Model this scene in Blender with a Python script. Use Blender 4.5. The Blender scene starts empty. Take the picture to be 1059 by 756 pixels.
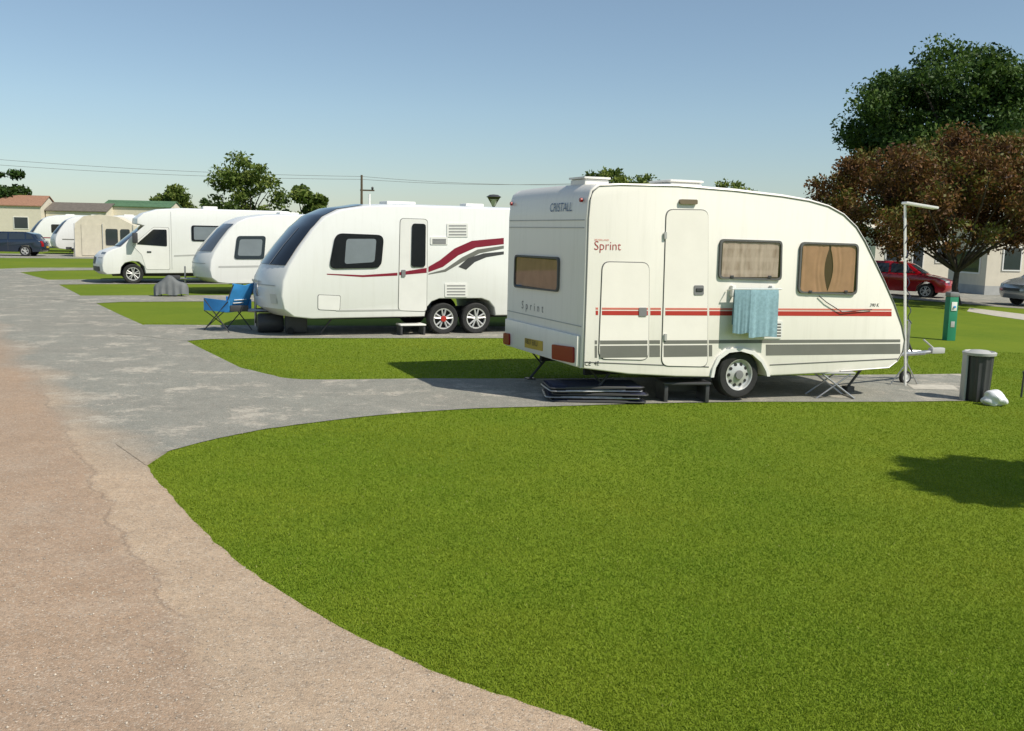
import bpy, bmesh, math, random
import numpy as np
from mathutils import Vector, Matrix
random.seed(4); np.random.seed(4)
SC = bpy.context.scene
COL = SC.collection
R_ = math.radians
# ------------------------------------------------------------------ camera
F = 1000.0
CAMZ = 2.0
cam = bpy.data.cameras.new('camera'); camo = bpy.data.objects.new('camera', cam); COL.objects.link(camo)
RM = (Matrix.Rotation(R_(90) - math.atan(136/1000), 4, 'X') @ Matrix.Rotation(R_(1.3), 4, 'Z'))
camo.matrix_world = Matrix.Translation((0, 0, CAMZ)) @ RM
cam.sensor_width = 36; cam.lens = F/1059*36; cam.clip_end = 5000; cam.clip_start = .05
SC.camera = camo
R3 = RM.to_3x3()
CAMP = Vector((0, 0, CAMZ))
def ray(px, py): return R3 @ Vector(((px-529.5)/F, (378-py)/F, -1))
def gz(x, y=0): return -0.02*min(max(x, 0), 25)
def G(px, py):
    r = ray(px, py); z = 0
    for _ in range(8):
        t = (z-CAMZ)/r.z
        z = gz(r.x*t)
    return Vector((r.x*t, r.y*t, z))
def Zat(px, py, Y):
    r = ray(px, py); t = Y/r.y
    return CAMP + r*t
class Fr:
    def __init__(s, O, a):
        s.O = Vector((O[0], O[1], gz(O[0]))); s.a = R_(a)
        s.d = Vector((math.cos(s.a), math.sin(s.a), 0)); s.n = Vector((-math.sin(s.a), math.cos(s.a), 0))
    def S(s, px, py, off=0):
        r = ray(px, py); O = s.O + s.n*off
        t = (O-CAMP).dot(s.n)/r.dot(s.n); p = CAMP + r*t - s.O
        return (p.dot(s.d), p.z)
    def E(s, px, py, off=0):
        r = ray(px, py); O = s.O + s.d*off
        t = (O-CAMP).dot(s.d)/r.dot(s.d); p = CAMP + r*t - s.O
        return (p.dot(s.n), p.z)
# ------------------------------------------------------------------ materials
def base(name):
    m = bpy.data.materials.new(name); m.use_nodes = True
    nt = m.node_tree; b = nt.nodes['Principled BSDF']
    return m, nt, b
def nd(nt, t, **k):
    n = nt.nodes.new(t)
    for a, v in k.items():
        if a in n.inputs: n.inputs[a].default_value = v
        else: setattr(n, a, v)
    return n
def noise(nt, vec, scale, detail=4, rough=.6):
    n = nt.nodes.new('ShaderNodeTexNoise'); n.inputs['Scale'].default_value = scale
    n.inputs['Detail'].default_value = detail; n.inputs['Roughness'].default_value = rough
    nt.links.new(vec, n.inputs['Vector']); return n.outputs['Fac']
def ramp(nt, fac, stops):
    n = nt.nodes.new('ShaderNodeValToRGB'); e = n.color_ramp.elements
    while len(e) < len(stops): e.new(.5)
    for i, (p, c) in enumerate(stops):
        e[i].position = p
        e[i].color = (c, c, c, 1) if not hasattr(c, '__len__') else (c[0], c[1], c[2], 1)
    nt.links.new(fac, n.inputs['Fac']); return n.outputs['Color']
def mixc(nt, fac, a, b, bt='MIX'):
    n = nt.nodes.new('ShaderNodeMix'); n.data_type = 'RGBA'; n.blend_type = bt
    for s, v in ((0, fac), (6, a), (7, b)):
        if isinstance(v, bpy.types.NodeSocket): nt.links.new(v, n.inputs[s])
        elif s == 0: n.inputs[0].default_value = v
        else: n.inputs[s].default_value = (v[0], v[1], v[2], 1)
    return n.outputs[2]
def mth(nt, op, a, b=None):
    n = nt.nodes.new('ShaderNodeMath'); n.operation = op
    for i, v in enumerate((a, b)):
        if v is None: continue
        if isinstance(v, bpy.types.NodeSocket): nt.links.new(v, n.inputs[i])
        else: n.inputs[i].default_value = v
    return n.outputs[0]
def objc(nt): return nt.nodes.new('ShaderNodeTexCoord').outputs['Object']
def geo(nt): return nt.nodes.new('ShaderNodeNewGeometry').outputs['Position']
def bump(nt, b, h, strength=.3, dist=.01):
    n = nt.nodes.new('ShaderNodeBump'); n.inputs['Strength'].default_value = strength; n.inputs['Distance'].default_value = dist
    nt.links.new(h, n.inputs['Height']); nt.links.new(n.outputs[0], b.inputs['Normal'])
def pm(name, col, rough=.45, metal=0, var=.08, scale=3, bmp=0, bs=60, spec=.5, coat=0):
    m, nt, b = base(name); v = objc(nt)
    f = noise(nt, v, scale, 5)
    c = ramp(nt, f, [(.3, [max(0, x*(1-var)) for x in col]), (.7, [min(1, x*(1+var)) for x in col])])
    nt.links.new(c, b.inputs['Base Color']); b.inputs['Roughness'].default_value = rough; b.inputs['Metallic'].default_value = metal
    b.inputs['Specular IOR Level'].default_value = spec; b.inputs['Coat Weight'].default_value = coat
    if bmp: bump(nt, b, noise(nt, v, bs, 3), bmp, .005)
    return m
def body_paint(name, col, dirt=(.45, .42, .35), amt=.35, rough=.3):
    m, nt, b = base(name); v = objc(nt)
    mp = nt.nodes.new('ShaderNodeMapping'); mp.inputs['Scale'].default_value = (9, 9, .7); nt.links.new(v, mp.inputs[0])
    f = noise(nt, mp.outputs[0], 1.2, 6, .7)
    streak = ramp(nt, f, [(.5, 0), (.8, amt)])
    c = mixc(nt, streak, col, dirt)
    sx = nt.nodes.new('ShaderNodeSeparateXYZ'); nt.links.new(v, sx.inputs[0])
    low = mth(nt, 'MULTIPLY', ramp(nt, mth(nt, 'MULTIPLY', sx.outputs[2], .5), [(.2, 1), (.5, 0)]), noise(nt, v, 5, 4))
    c = mixc(nt, mth(nt, 'MULTIPLY', low, amt), c, dirt)
    nt.links.new(c, b.inputs['Base Color']); b.inputs['Roughness'].default_value = rough
    bump(nt, b, noise(nt, v, 2.5, 2), .12, .02)
    return m
MT = {}
MT['cream'] = body_paint('cream caravan paint', (.86, .825, .745), amt=.2)
MT['white'] = body_paint('white caravan paint', (.80, .80, .77), amt=.15, rough=.25)
MT['whitep'] = pm('white plastic', (.77, .76, .72), .45, var=.04)
MT['door'] = pm('door panel paint', (.85, .81, .735), .3, var=.03)
MT['seam'] = pm('dark seam rubber', (.10, .10, .095), .7)
MT['rail'] = pm('aluminium rail', (.30, .30, .29), .4, .7)
MT['red'] = pm('red stripe vinyl', (.44, .035, .025), .4)
MT['dred'] = pm('dark red lettering', (.36, .02, .02), .5)
MT['pink'] = pm('faded red vinyl', (.60, .18, .13), .5)
MT['maroon'] = pm('maroon vinyl', (.22, .012, .03), .35)
MT['grey'] = pm('grey stripe vinyl', (.16, .16, .14), .45)
MT['bluegrey'] = pm('blue grey lettering vinyl', (.06, .12, .24), .45)
MT['lgrey'] = pm('light grey plastic', (.42, .42, .40), .5)
MT['mgrey'] = pm('mid grey plastic', (.2, .2, .2), .5)
MT['dgrey'] = pm('dark grey plastic', (.05, .05, .052), .5)
MT['black'] = pm('black rubber', (.018, .018, .018), .75, var=.3, scale=20)
MT['blackgl'] = pm('black acrylic', (.008, .009, .012), .08, spec=.7)
MT['bronze'] = pm('bronze tinted glass', (.16, .12, .07), .15, spec=.7)
MT['wind'] = pm('windscreen glass', (.03, .04, .05), .05, spec=.8)
MT['windl'] = pm('pale tinted glass', (.20, .23, .25), .1, spec=.8)
MT['windm'] = pm('grey tinted glass', (.10, .12, .14), .08, spec=.8)
MT['steel'] = pm('galvanised steel', (.42, .42, .42), .4, .8, var=.2, scale=12)
MT['rimw'] = pm('silver wheel paint', (.55, .55, .53), .35, .3)
MT['lens'] = pm('red lamp lens', (.28, .004, .006), .3, spec=.4)
MT['clear'] = pm('clear lamp lens', (.6, .6, .58), .1)
MT['plate'] = pm('yellow plate', (.5, .34, .03), .5)
MT['ink'] = pm('black lettering', (.02, .02, .02), .5)
def lace():
    m, nt, b = base('lace curtain'); v = objc(nt)
    mp = nt.nodes.new('ShaderNodeMapping'); mp.inputs['Scale'].default_value = (6, 6, 1.6); nt.links.new(v, mp.inputs[0])
    c = ramp(nt, noise(nt, mp.outputs[0], 1.6, 5), [(.35, (.46, .40, .36)), (.6, (.74, .70, .66))])
    sx = nt.nodes.new('ShaderNodeSeparateXYZ'); nt.links.new(v, sx.inputs[0])
    band_ = ramp(nt, mth(nt, 'SINE', mth(nt, 'MULTIPLY', sx.outputs[2], 40)), [(.3, 0), (.8, .35)])
    c = mixc(nt, band_, c, (.82, .79, .76))
    nt.links.new(c, b.inputs['Base Color']); b.inputs['Roughness'].default_value = .95; return m
MT['curt'] = lace()
MT['curtb'] = pm('tan curtain', (.60, .41, .28), .9, var=.10, scale=5)
MT['under'] = pm('underbody', (.03, .03, .03), .8)
MT['inside'] = pm('dim interior', (.10, .07, .05), .8)
MT['towel'] = pm('teal blue towel', (.25, .40, .45), .95, var=.15, scale=30, bmp=.6, bs=200)
MT['towel2'] = pm('grey teal towel', (.19, .31, .35), .95, var=.15, scale=30, bmp=.6, bs=200)
MT['navy'] = pm('navy fabric', (.03, .035, .07), .9, var=.25, scale=20)
MT['taupe'] = pm('grey fabric', (.10, .09, .095), .9, var=.25, scale=20)
MT['blue'] = pm('blue chair fabric', (.05, .32, .72), .7, var=.15, scale=5, bmp=.4, bs=12)
MT['gcover'] = pm('grey cover', (.13, .14, .14), .7, var=.15, scale=5, bmp=.5, bs=12)
MT['bag'] = pm('white plastic bag', (.75, .76, .78), .35, var=.05, bmp=.5, bs=25)
MT['teal'] = pm('green post paint', (.02, .22, .12), .5)
MT['carred'] = pm('red car paint', (.36, .006, .014), .2, coat=.8, var=.03)
MT['silver'] = pm('silver car paint', (.42, .44, .46), .25, .5, coat=.6, var=.03)
MT['carblue'] = pm('dark blue car paint', (.012, .022, .045), .2, coat=.8, var=.03)
MT['awn'] = pm('cream awning fabric', (.64, .58, .46), .9, bmp=.4, bs=4)
MT['wood'] = pm('weathered wood', (.12, .09, .06), .9, var=.3, scale=8)
MT['bark'] = pm('bark', (.07, .055, .042), .95, var=.4, scale=14, bmp=.8, bs=30)
MT['wallc'] = pm('cream cladding', (.68, .62, .50), .6, var=.05)
MT['wallw'] = pm('white cladding', (.75, .70, .58), .6, var=.05)
MT['roofo'] = pm('brown tile roof', (.30, .16, .10), .8, var=.2, scale=6)
MT['roofg'] = pm('green roof', (.08, .16, .08), .7, var=.2, scale=4)
MT['roofd'] = pm('grey roof', (.14, .12, .10), .8, var=.2, scale=4)
def pane_mat():
    m = bpy.data.materials.new('tinted acrylic pane'); m.use_nodes = True; nt = m.node_tree; nt.nodes.clear()
    o = nt.nodes.new('ShaderNodeOutputMaterial'); mx = nt.nodes.new('ShaderNodeMixShader')
    t = nd(nt, 'ShaderNodeBsdfTransparent'); t.inputs[0].default_value = (.80, .74, .69, 1)
    g = nd(nt, 'ShaderNodeBsdfGlossy'); g.inputs['Roughness'].default_value = .04
    mx.inputs[0].default_value = .12
    nt.links.new(t.outputs[0], mx.inputs[1]); nt.links.new(g.outputs[0], mx.inputs[2])
    nt.links.new(mx.outputs[0], o.inputs[0]); return m
MT['pane'] = pane_mat()
# ------------------------------------------------------------------ mesh builder
def rp(pts, r, n=5):
    out = []; k = len(pts)
    for i in range(k):
        a = Vector(pts[i-1]); b = Vector(pts[i]); c = Vector(pts[(i+1) % k])
        la = (a-b).length; lc = (c-b).length; ra = min(r, la*.48, lc*.48)
        p = b+(a-b)/la*ra; q = b+(c-b)/lc*ra
        for j in range(n+1):
            t = j/n; out.append(tuple(p*(1-t)**2 + b*2*t*(1-t) + q*t*t))
    return out
class MB:
    def __init__(s): s.bm = bmesh.new()
    def prism(s, pts, mp, o0, o1):
        a = [s.bm.verts.new(mp(u, v, o0)) for u, v in pts]; b = [s.bm.verts.new(mp(u, v, o1)) for u, v in pts]
        n = len(pts)
        s.bm.faces.new(a); s.bm.faces.new(b[::-1])
        for i in range(n): s.bm.faces.new((a[i], a[(i+1) % n], b[(i+1) % n], b[i]))
        return s
    def flat(s, pts, mp, o0):
        s.bm.faces.new([s.bm.verts.new(mp(u, v, o0)) for u, v in pts]); return s
    def ring(s, outer, inner, mp, o0, o1):
        L = [[s.bm.verts.new(mp(u, v, o)) for u, v in q] for q, o in ((outer, o0), (outer, o1), (inner, o1), (inner, o0))]
        n = len(outer)
        for k in range(4):
            A = L[k]; B = L[(k+1) % 4]
            for i in range(n): s.bm.faces.new((A[i], A[(i+1) % n], B[(i+1) % n], B[i]))
        return s
    def box(s, x0, x1, y0, y1, z0, z1, bev=0, M=None):
        vs = [s.bm.verts.new((x, y, z)) for x in (x0, x1) for y in (y0, y1) for z in (z0, z1)]
        fs = [s.bm.faces.new([vs[i] for i in f]) for f in ((0, 1, 3, 2), (4, 6, 7, 5), (0, 4, 5, 1), (2, 3, 7, 6), (0, 2, 6, 4), (1, 5, 7, 3))]
        if M is not None:
            for v in vs: v.co = M @ v.co
        if bev:
            es = list({e for f in fs for e in f.edges})
            bmesh.ops.bevel(s.bm, geom=es, offset=bev, segments=2, affect='EDGES', profile=.6)
        return s
    def tube(s, pts, r, n=8, closed=False):
        pts = [Vector(p) for p in pts]; rs = r if hasattr(r, '__len__') else [r]*len(pts)
        rings = []; k = len(pts)
        for i, p in enumerate(pts):
            if closed: t = pts[(i+1) % k]-pts[i-1]
            else: t = pts[min(i+1, k-1)]-pts[max(i-1, 0)]
            t.normalize()
            up = Vector((0, 0, 1)) if abs(t.z) < .93 else Vector((1, 0, 0))
            a = t.cross(up).normalized(); b = t.cross(a)
            rings.append([s.bm.verts.new(p+(a*math.cos(2*math.pi*j/n)+b*math.sin(2*math.pi*j/n))*rs[i]) for j in range(n)])
        m = k if closed else k-1
        for i in range(m):
            A = rings[i]; B = rings[(i+1) % k]
            for j in range(n): s.bm.faces.new((A[j], A[(j+1) % n], B[(j+1) % n], B[j]))
        if not closed: s.bm.faces.new(rings[0]); s.bm.faces.new(rings[-1][::-1])
        return s
    def lathe(s, prof, c, axis='z', n=24, caps=True):
        c = Vector(c); rings = []
        for r, h in prof:
            ring = []
            for j in range(n):
                t = 2*math.pi*j/n
                if axis == 'z': q = Vector((r*math.cos(t), r*math.sin(t), h))
                elif axis == 'y': q = Vector((r*math.cos(t), h, r*math.sin(t)))
                else: q = Vector((h, r*math.cos(t), r*math.sin(t)))
                ring.append(s.bm.verts.new(c+q))
            rings.append(ring)
        for A, B in zip(rings, rings[1:]):
            for j in range(n): s.bm.faces.new((A[j], A[(j+1) % n], B[(j+1) % n], B[j]))
        if caps:
            if prof[0][0] > .002: s.bm.faces.new(rings[0])
            if prof[-1][0] > .002: s.bm.faces.new(rings[-1][::-1])
        return s
    def grid(s, P):
        V = [[s.bm.verts.new(p) for p in row] for row in P]
        for i in range(len(V)-1):
            for j in range(len(V[0])-1): s.bm.faces.new((V[i][j], V[i+1][j], V[i+1][j+1], V[i][j+1]))
        return s
    def build(s, name, mat, parent=None, smooth=True, ang=.6):
        bm = s.bm
        bmesh.ops.remove_doubles(bm, verts=bm.verts, dist=1e-5)
        bmesh.ops.recalc_face_normals(bm, faces=bm.faces)
        if smooth:
            for f in bm.faces: f.smooth = True
            for e in bm.edges:
                if len(e.link_faces) != 2 or e.calc_face_angle(0) > ang: e.smooth = False
        me = bpy.data.meshes.new(name); bm.to_mesh(me); bm.free()
        me.materials.append(MT[mat] if isinstance(mat, str) else mat)
        o = bpy.data.objects.new(name, me); COL.objects.link(o)
        if parent: o.parent = parent
        return o
def tag(o, label=None, cat=None, group=None, kind=None):
    if label: o['label'] = label
    if cat: o['category'] = cat
    if group: o['group'] = group
    if kind: o['kind'] = kind
    return o
def thing(name, label, cat, loc, rz=0, group=None):
    o = bpy.data.objects.new(name, None); COL.objects.link(o); o.empty_display_size = .1
    o.location = loc; o.rotation_euler = (0, 0, rz); return tag(o, label, cat, group)
def text(s, size, mp, u0, v0, mat, parent, name='lettering', off=.004, sp=1, shear=0, flip=False, bold=0):
    cu = bpy.data.curves.new('txt', 'FONT'); cu.body = s; cu.size = size; cu.space_character = sp; cu.shear = shear; cu.offset = bold
    cu.resolution_u = 3
    to = bpy.data.objects.new('txt', cu); COL.objects.link(to)
    dg = bpy.context.evaluated_depsgraph_get(); me = bpy.data.meshes.new_from_object(to.evaluated_get(dg))
    bpy.data.objects.remove(to)
    for v in me.vertices:
        v.co = Vector(mp(u0-v.co.x if flip else u0+v.co.x, v0+v.co.y, off))
    me.materials.clear(); me.materials.append(MT[mat]); me.name = name
    o = bpy.data.objects.new(name, me); COL.objects.link(o); o.parent = parent
    return o
def wheel(parent, x, y, r, w=.2, style='holes', out=-1, z=None, rim='rimw', holes=False, hub=None):
    z = r if z is None else z
    t = MB().lathe([(r*.62, -w/2*.9), (r*.7, -w/2), (r*.93, -w/2), (r, -w/2*.75), (r, w/2*.75), (r*.93, w/2), (r*.7, w/2), (r*.62, w/2*.9), (r*.60, 0), (r*.62, -w/2*.9)], (x, y, z), 'y', 28, caps=False).build('wheel', 'black', parent)
    f = out*w/2
    if style == 'holes':
        MB().lathe([(r*.66, f*1.03), (r*.62, f*.98), (r*.57, f*.70), (r*.5, f*.62), (r*.3, f*.85), (r*.17, f*.9), (r*.15, f*1.1), (0.001, f*1.12)], (x, y, z), 'y', 28, caps=False).build('rim', rim, t)
        if holes:
            for k in range(10):
                a = 2*math.pi*k/10; cx = x+r*.44*math.cos(a); cz = z+r*.44*math.sin(a)
                MB().lathe([(r*.07, f*.6), (r*.07, f*.76)], (cx, y, cz), 'y', 10).build('hub_hole', 'black', t)
    else:
        m = MB()
        m.lathe([(r*.67, f*1.03), (r*.60, f*1.0), (r*.58, f*.5)], (x, y, z), 'y', 28, caps=False)
        m.lathe([(r*.18, f*.4), (r*.18, f*.92), (.001, f*.97)], (x, y, z), 'y', 16, caps=False)
        for k in range(5):
            a = 2*math.pi*k/5+.3
            for da in (-.17, .17):
                c, s_ = math.cos(a+da), math.sin(a+da)
                p = [Vector((x+r*.1*c, y+f*.85, z+r*.1*s_)), Vector((x+r*.63*math.cos(a+da*1.3), y+f*.9, z+r*.63*math.sin(a+da*1.3)))]
                m.tube(p, .018 if r > .25 else .012, 6)
        m.build('rim', rim, t)
        MB().lathe([(r*.6, f*.3), (.001, f*.3)], (x, y, z), 'y', 20, caps=False).build('brake_disc', 'under', t)
    if hub: MB().lathe([(r*.20, f*1.02), (r*.18, f*1.16), (.001, f*1.18)], (x, y, z), 'y', 14).build('hub_cap', hub, t)
    return t
class Shell:
    def __init__(s, prof, W, front=0, rear=0, Lf=1., Lr=.8, camber=0, taper=None, p=2.4):
        s.prof = prof; s.W = W; s.f = front; s.r = rear; s.Lf = Lf; s.Lr = Lr; s.c = camber; s.tp = taper; s.p = p
        xs = [q[0] for q in prof]; s.x0 = min(xs); s.x1 = max(xs); s.zm = max(q[1] for q in prof)
    def pos(s, x, z, v):
        b = 1-abs(v)**s.p
        wf = min(max((s.x0+s.Lf-x)/s.Lf, 0), 1); wr = min(max((x-s.x1+s.Lr)/s.Lr, 0), 1)
        xx = x - s.f*wf*b + s.r*wr*b
        hw = s.W/2 - (s.tp(z) if s.tp else 0)
        zz = z + s.c*(1-v*v)*min(max((z-s.zm+.35)/.35, 0), 1)
        return Vector((xx, s.W/2+v*hw, zz))
    def build(s, name, mat, parent, nst=17, bev=.022):
        m = MB(); bm = m.bm
        st = [math.sin(math.pi/2*(-1+2*i/(nst-1))) for i in range(nst)]
        V = [[bm.verts.new(s.pos(x, z, v)) for x, z in s.prof] for v in st]
        n = len(s.prof)
        for a, b in zip(V, V[1:]):
            for i in range(n): bm.faces.new((a[i], a[(i+1) % n], b[(i+1) % n], b[i]))
        f1 = bm.faces.new(V[0]); f2 = bm.faces.new(V[-1][::-1])
        bmesh.ops.recalc_face_normals(bm, faces=bm.faces)
        if bev: bmesh.ops.bevel(bm, geom=list(f1.edges)+list(f2.edges), offset=bev, segments=3, affect='EDGES', profile=.5)
        return m.build(name, mat, parent)
    def patch(s, name, mat, parent, path, v0, v1, off=.012, nv=14, vf=None):
        pts = []
        for (a, b) in zip(path, path[1:]):
            for k in range(4): t = k/4; pts.append((a[0]*(1-t)+b[0]*t, a[1]*(1-t)+b[1]*t))
        pts.append(path[-1]); P = []
        for i, (x, z) in enumerate(pts):
            row = []
            q = pts[min(i+1, len(pts)-1)]; w = pts[max(i-1, 0)]
            fr = i/(len(pts)-1)
            a0, a1 = vf(fr) if vf else (v0, v1)
            for j in range(nv+1):
                v = a0+(a1-a0)*j/nv
                tz = s.pos(q[0], q[1], v)-s.pos(w[0], w[1], v); tv = s.pos(x, z, min(v+.02, 1))-s.pos(x, z, max(v-.02, -1))
                n = tz.cross(tv); n.normalize()
                c = Vector((s.x0+2.5, s.W/2, 1.3))
                if n.dot(s.pos(x, z, v)-c) < 0: n = -n
                row.append(s.pos(x, z, v)+n*off)
            P.append(row)
        return MB().grid(P).build(name, mat, parent)
def near(u, v, o): return (u, -o, v)
def quad(fr, pts, r=.05, off=0): return rp([fr.S(x, y, off) for x, y in pts], r)
def rect(u0, u1, z0, z1, r=.05): return rp([(u0, z0), (u1, z0), (u1, z1), (u0, z1)], r)
def scale_poly(p, d):
    cx = (min(q[0] for q in p)+max(q[0] for q in p))/2; cz = (min(q[1] for q in p)+max(q[1] for q in p))/2
    w = (max(q[0] for q in p)-min(q[0] for q in p))/2; h = (max(q[1] for q in p)-min(q[1] for q in p))/2
    return [(cx+(q[0]-cx)*(w-d)/w, cz+(q[1]-cz)*(h-d)/h) for q in p]
def window(parent, poly, mp, curtain='curt', label=None, gap=.0, o=0, fold=34):
    f = MB().ring(poly, scale_poly(poly, .024), mp, o, o+.03).build('window', 'seam', parent)
    inn = scale_poly(poly, .02)
    us = [q[0] for q in inn]; vs = [q[1] for q in inn]; u0, u1, v0, v1 = min(us), max(us), min(vs), max(vs)
    MB().prism(scale_poly(poly, .022), mp, o+.001, o+.003).build('interior', 'inside', f)
    n = 44
    for a, b, sg in [(u0+.03, (u0+u1)/2, 1), (u1-.03, (u0+u1)/2, -1)]:
        P = []
        for j in range(14):
            f_ = j/13; vv = v0+.02+(v1-v0-.04)*f_; row = []
            bb = b-sg*gap/2*max(0, math.sin(math.pi*min(f_, .92)))
            for i in range(n+1):
                t = i/n; uu = a+(bb-a)*t
                row.append(mp(uu, vv, o+.0100+.0022*math.sin(t*fold+math.sin(t*9)*2)))
            P.append(row)
        MB().grid(P).build('curtain', curtain, f)
    MB().flat(scale_poly(poly, .024), mp, o+.022).build('pane', 'pane', f)
    if label: f['label'] = label
    return f
def panel(parent, name, poly, mp, mat='door', h=.010, o=0):
    g = MB().ring(scale_poly(poly, -.010), scale_poly(poly, .004), mp, o, o+.003)
    d = MB().prism(poly, mp, o, o+h).build(name, mat, parent)
    g.build('seam', 'seam', d); return d
def band(parent, name, mat, quads, mp=near):
    for q, o in quads: MB().prism(q, mp, o, o+.002).build(name, mat, parent, smooth=False)
# ================================================================== WORLD, SUN
w = bpy.data.worlds.new('World'); SC.world = w; w.use_nodes = True; nt = w.node_tree
bg = nt.nodes['Background']; sk = nt.nodes.new('ShaderNodeTexSky'); sk.sky_type = 'NISHITA'; sk.sun_disc = False
SUN_EL = 49; SUN_AZ = 121
sk.sun_elevation = R_(SUN_EL); sk.sun_rotation = R_(SUN_AZ); sk.air_density = 1.0; sk.dust_density = .25; sk.ozone_density = 1.3
tc = nt.nodes.new('ShaderNodeTexCoord'); sxw = nt.nodes.new('ShaderNodeSeparateXYZ'); nt.links.new(tc.outputs['Generated'], sxw.inputs[0])
grad = ramp(nt, sxw.outputs[2], [(.0, (.58, .64, .72)), (.12, (.76, .79, .80)), (.35, (.93, .88, .80)), (1, (1, .95, .85))])
wc = mixc(nt, 1.0, sk.outputs[0], grad, 'MULTIPLY')
nt.links.new(wc, bg.inputs[0]); bg.inputs[1].default_value = .135
sv = Vector((math.sin(R_(SUN_AZ))*math.cos(R_(SUN_EL)), math.cos(R_(SUN_AZ))*math.cos(R_(SUN_EL)), math.sin(R_(SUN_EL))))
sl = bpy.data.lights.new('sun', 'SUN'); sl.energy = 5.0; sl.angle = R_(.5); sl.color = (1, .94, .83)
so = bpy.data.objects.new('sun', sl); COL.objects.link(so); so.rotation_euler = (-sv).to_track_quat('-Z', 'Y').to_euler()
SC.view_settings.view_transform = 'Standard'; SC.view_settings.look = 'None'; SC.view_settings.exposure = 0
# ================================================================== GROUND
def grass_mat():
    m, nt, b = base('lawn grass'); v = geo(nt)
    f1 = noise(nt, v, .35, 4); f2 = noise(nt, v, 6, 6, .7); f3 = noise(nt, v, 45, 4, .8)
    c = ramp(nt, f1, [(.35, (.11, .175, .012)), (.65, (.165, .22, .016))])
    c = mixc(nt, ramp(nt, f2, [(.35, 0), (.75, .6)]), c, (.19, .235, .022))
    c = mixc(nt, ramp(nt, f3, [(.4, .4), (.65, 0)]), c, (.07, .115, .01))
    nt.links.new(c, b.inputs['Base Color']); b.inputs['Roughness'].default_value = .95; b.inputs['Specular IOR Level'].default_value = .1
    bump(nt, b, f3, .4, .015); return m
def blade_mat():
    m, nt, b = base('grass blades'); v = geo(nt)
    at = nt.nodes.new('ShaderNodeAttribute'); at.attribute_name = 'tint'
    c = ramp(nt, at.outputs['Fac'], [(0, (.145, .235, .016)), (.5, (.20, .295, .022)), (.85, (.25, .33, .034)), (1, (.36, .37, .12))])
    c = mixc(nt, ramp(nt, noise(nt, v, .4, 4), [(.40, 0), (.66, .6)]), c, (.31, .335, .032))
    c = mixc(nt, ramp(nt, noise(nt, v, 1.5, 5, .7), [(.48, 0), (.72, .5)]), c, (.125, .21, .015))
    nt.links.new(c, b.inputs['Base Color']); b.inputs['Roughness'].default_value = .6; b.inputs['Specular IOR Level'].default_value = .12
    tr = nt.nodes.new('ShaderNodeBsdfTranslucent'); nt.links.new(c, tr.inputs[0])
    mx = nt.nodes.new('ShaderNodeMixShader'); mx.inputs[0].default_value = .35
    o = nt.nodes['Material Output']; nt.links.new(b.outputs[0], mx.inputs[1]); nt.links.new(tr.outputs[0], mx.inputs[2]); nt.links.new(mx.outputs[0], o.inputs[0])
    return m
MT['grass'] = grass_mat(); MT['blade'] = blade_mat()
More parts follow.
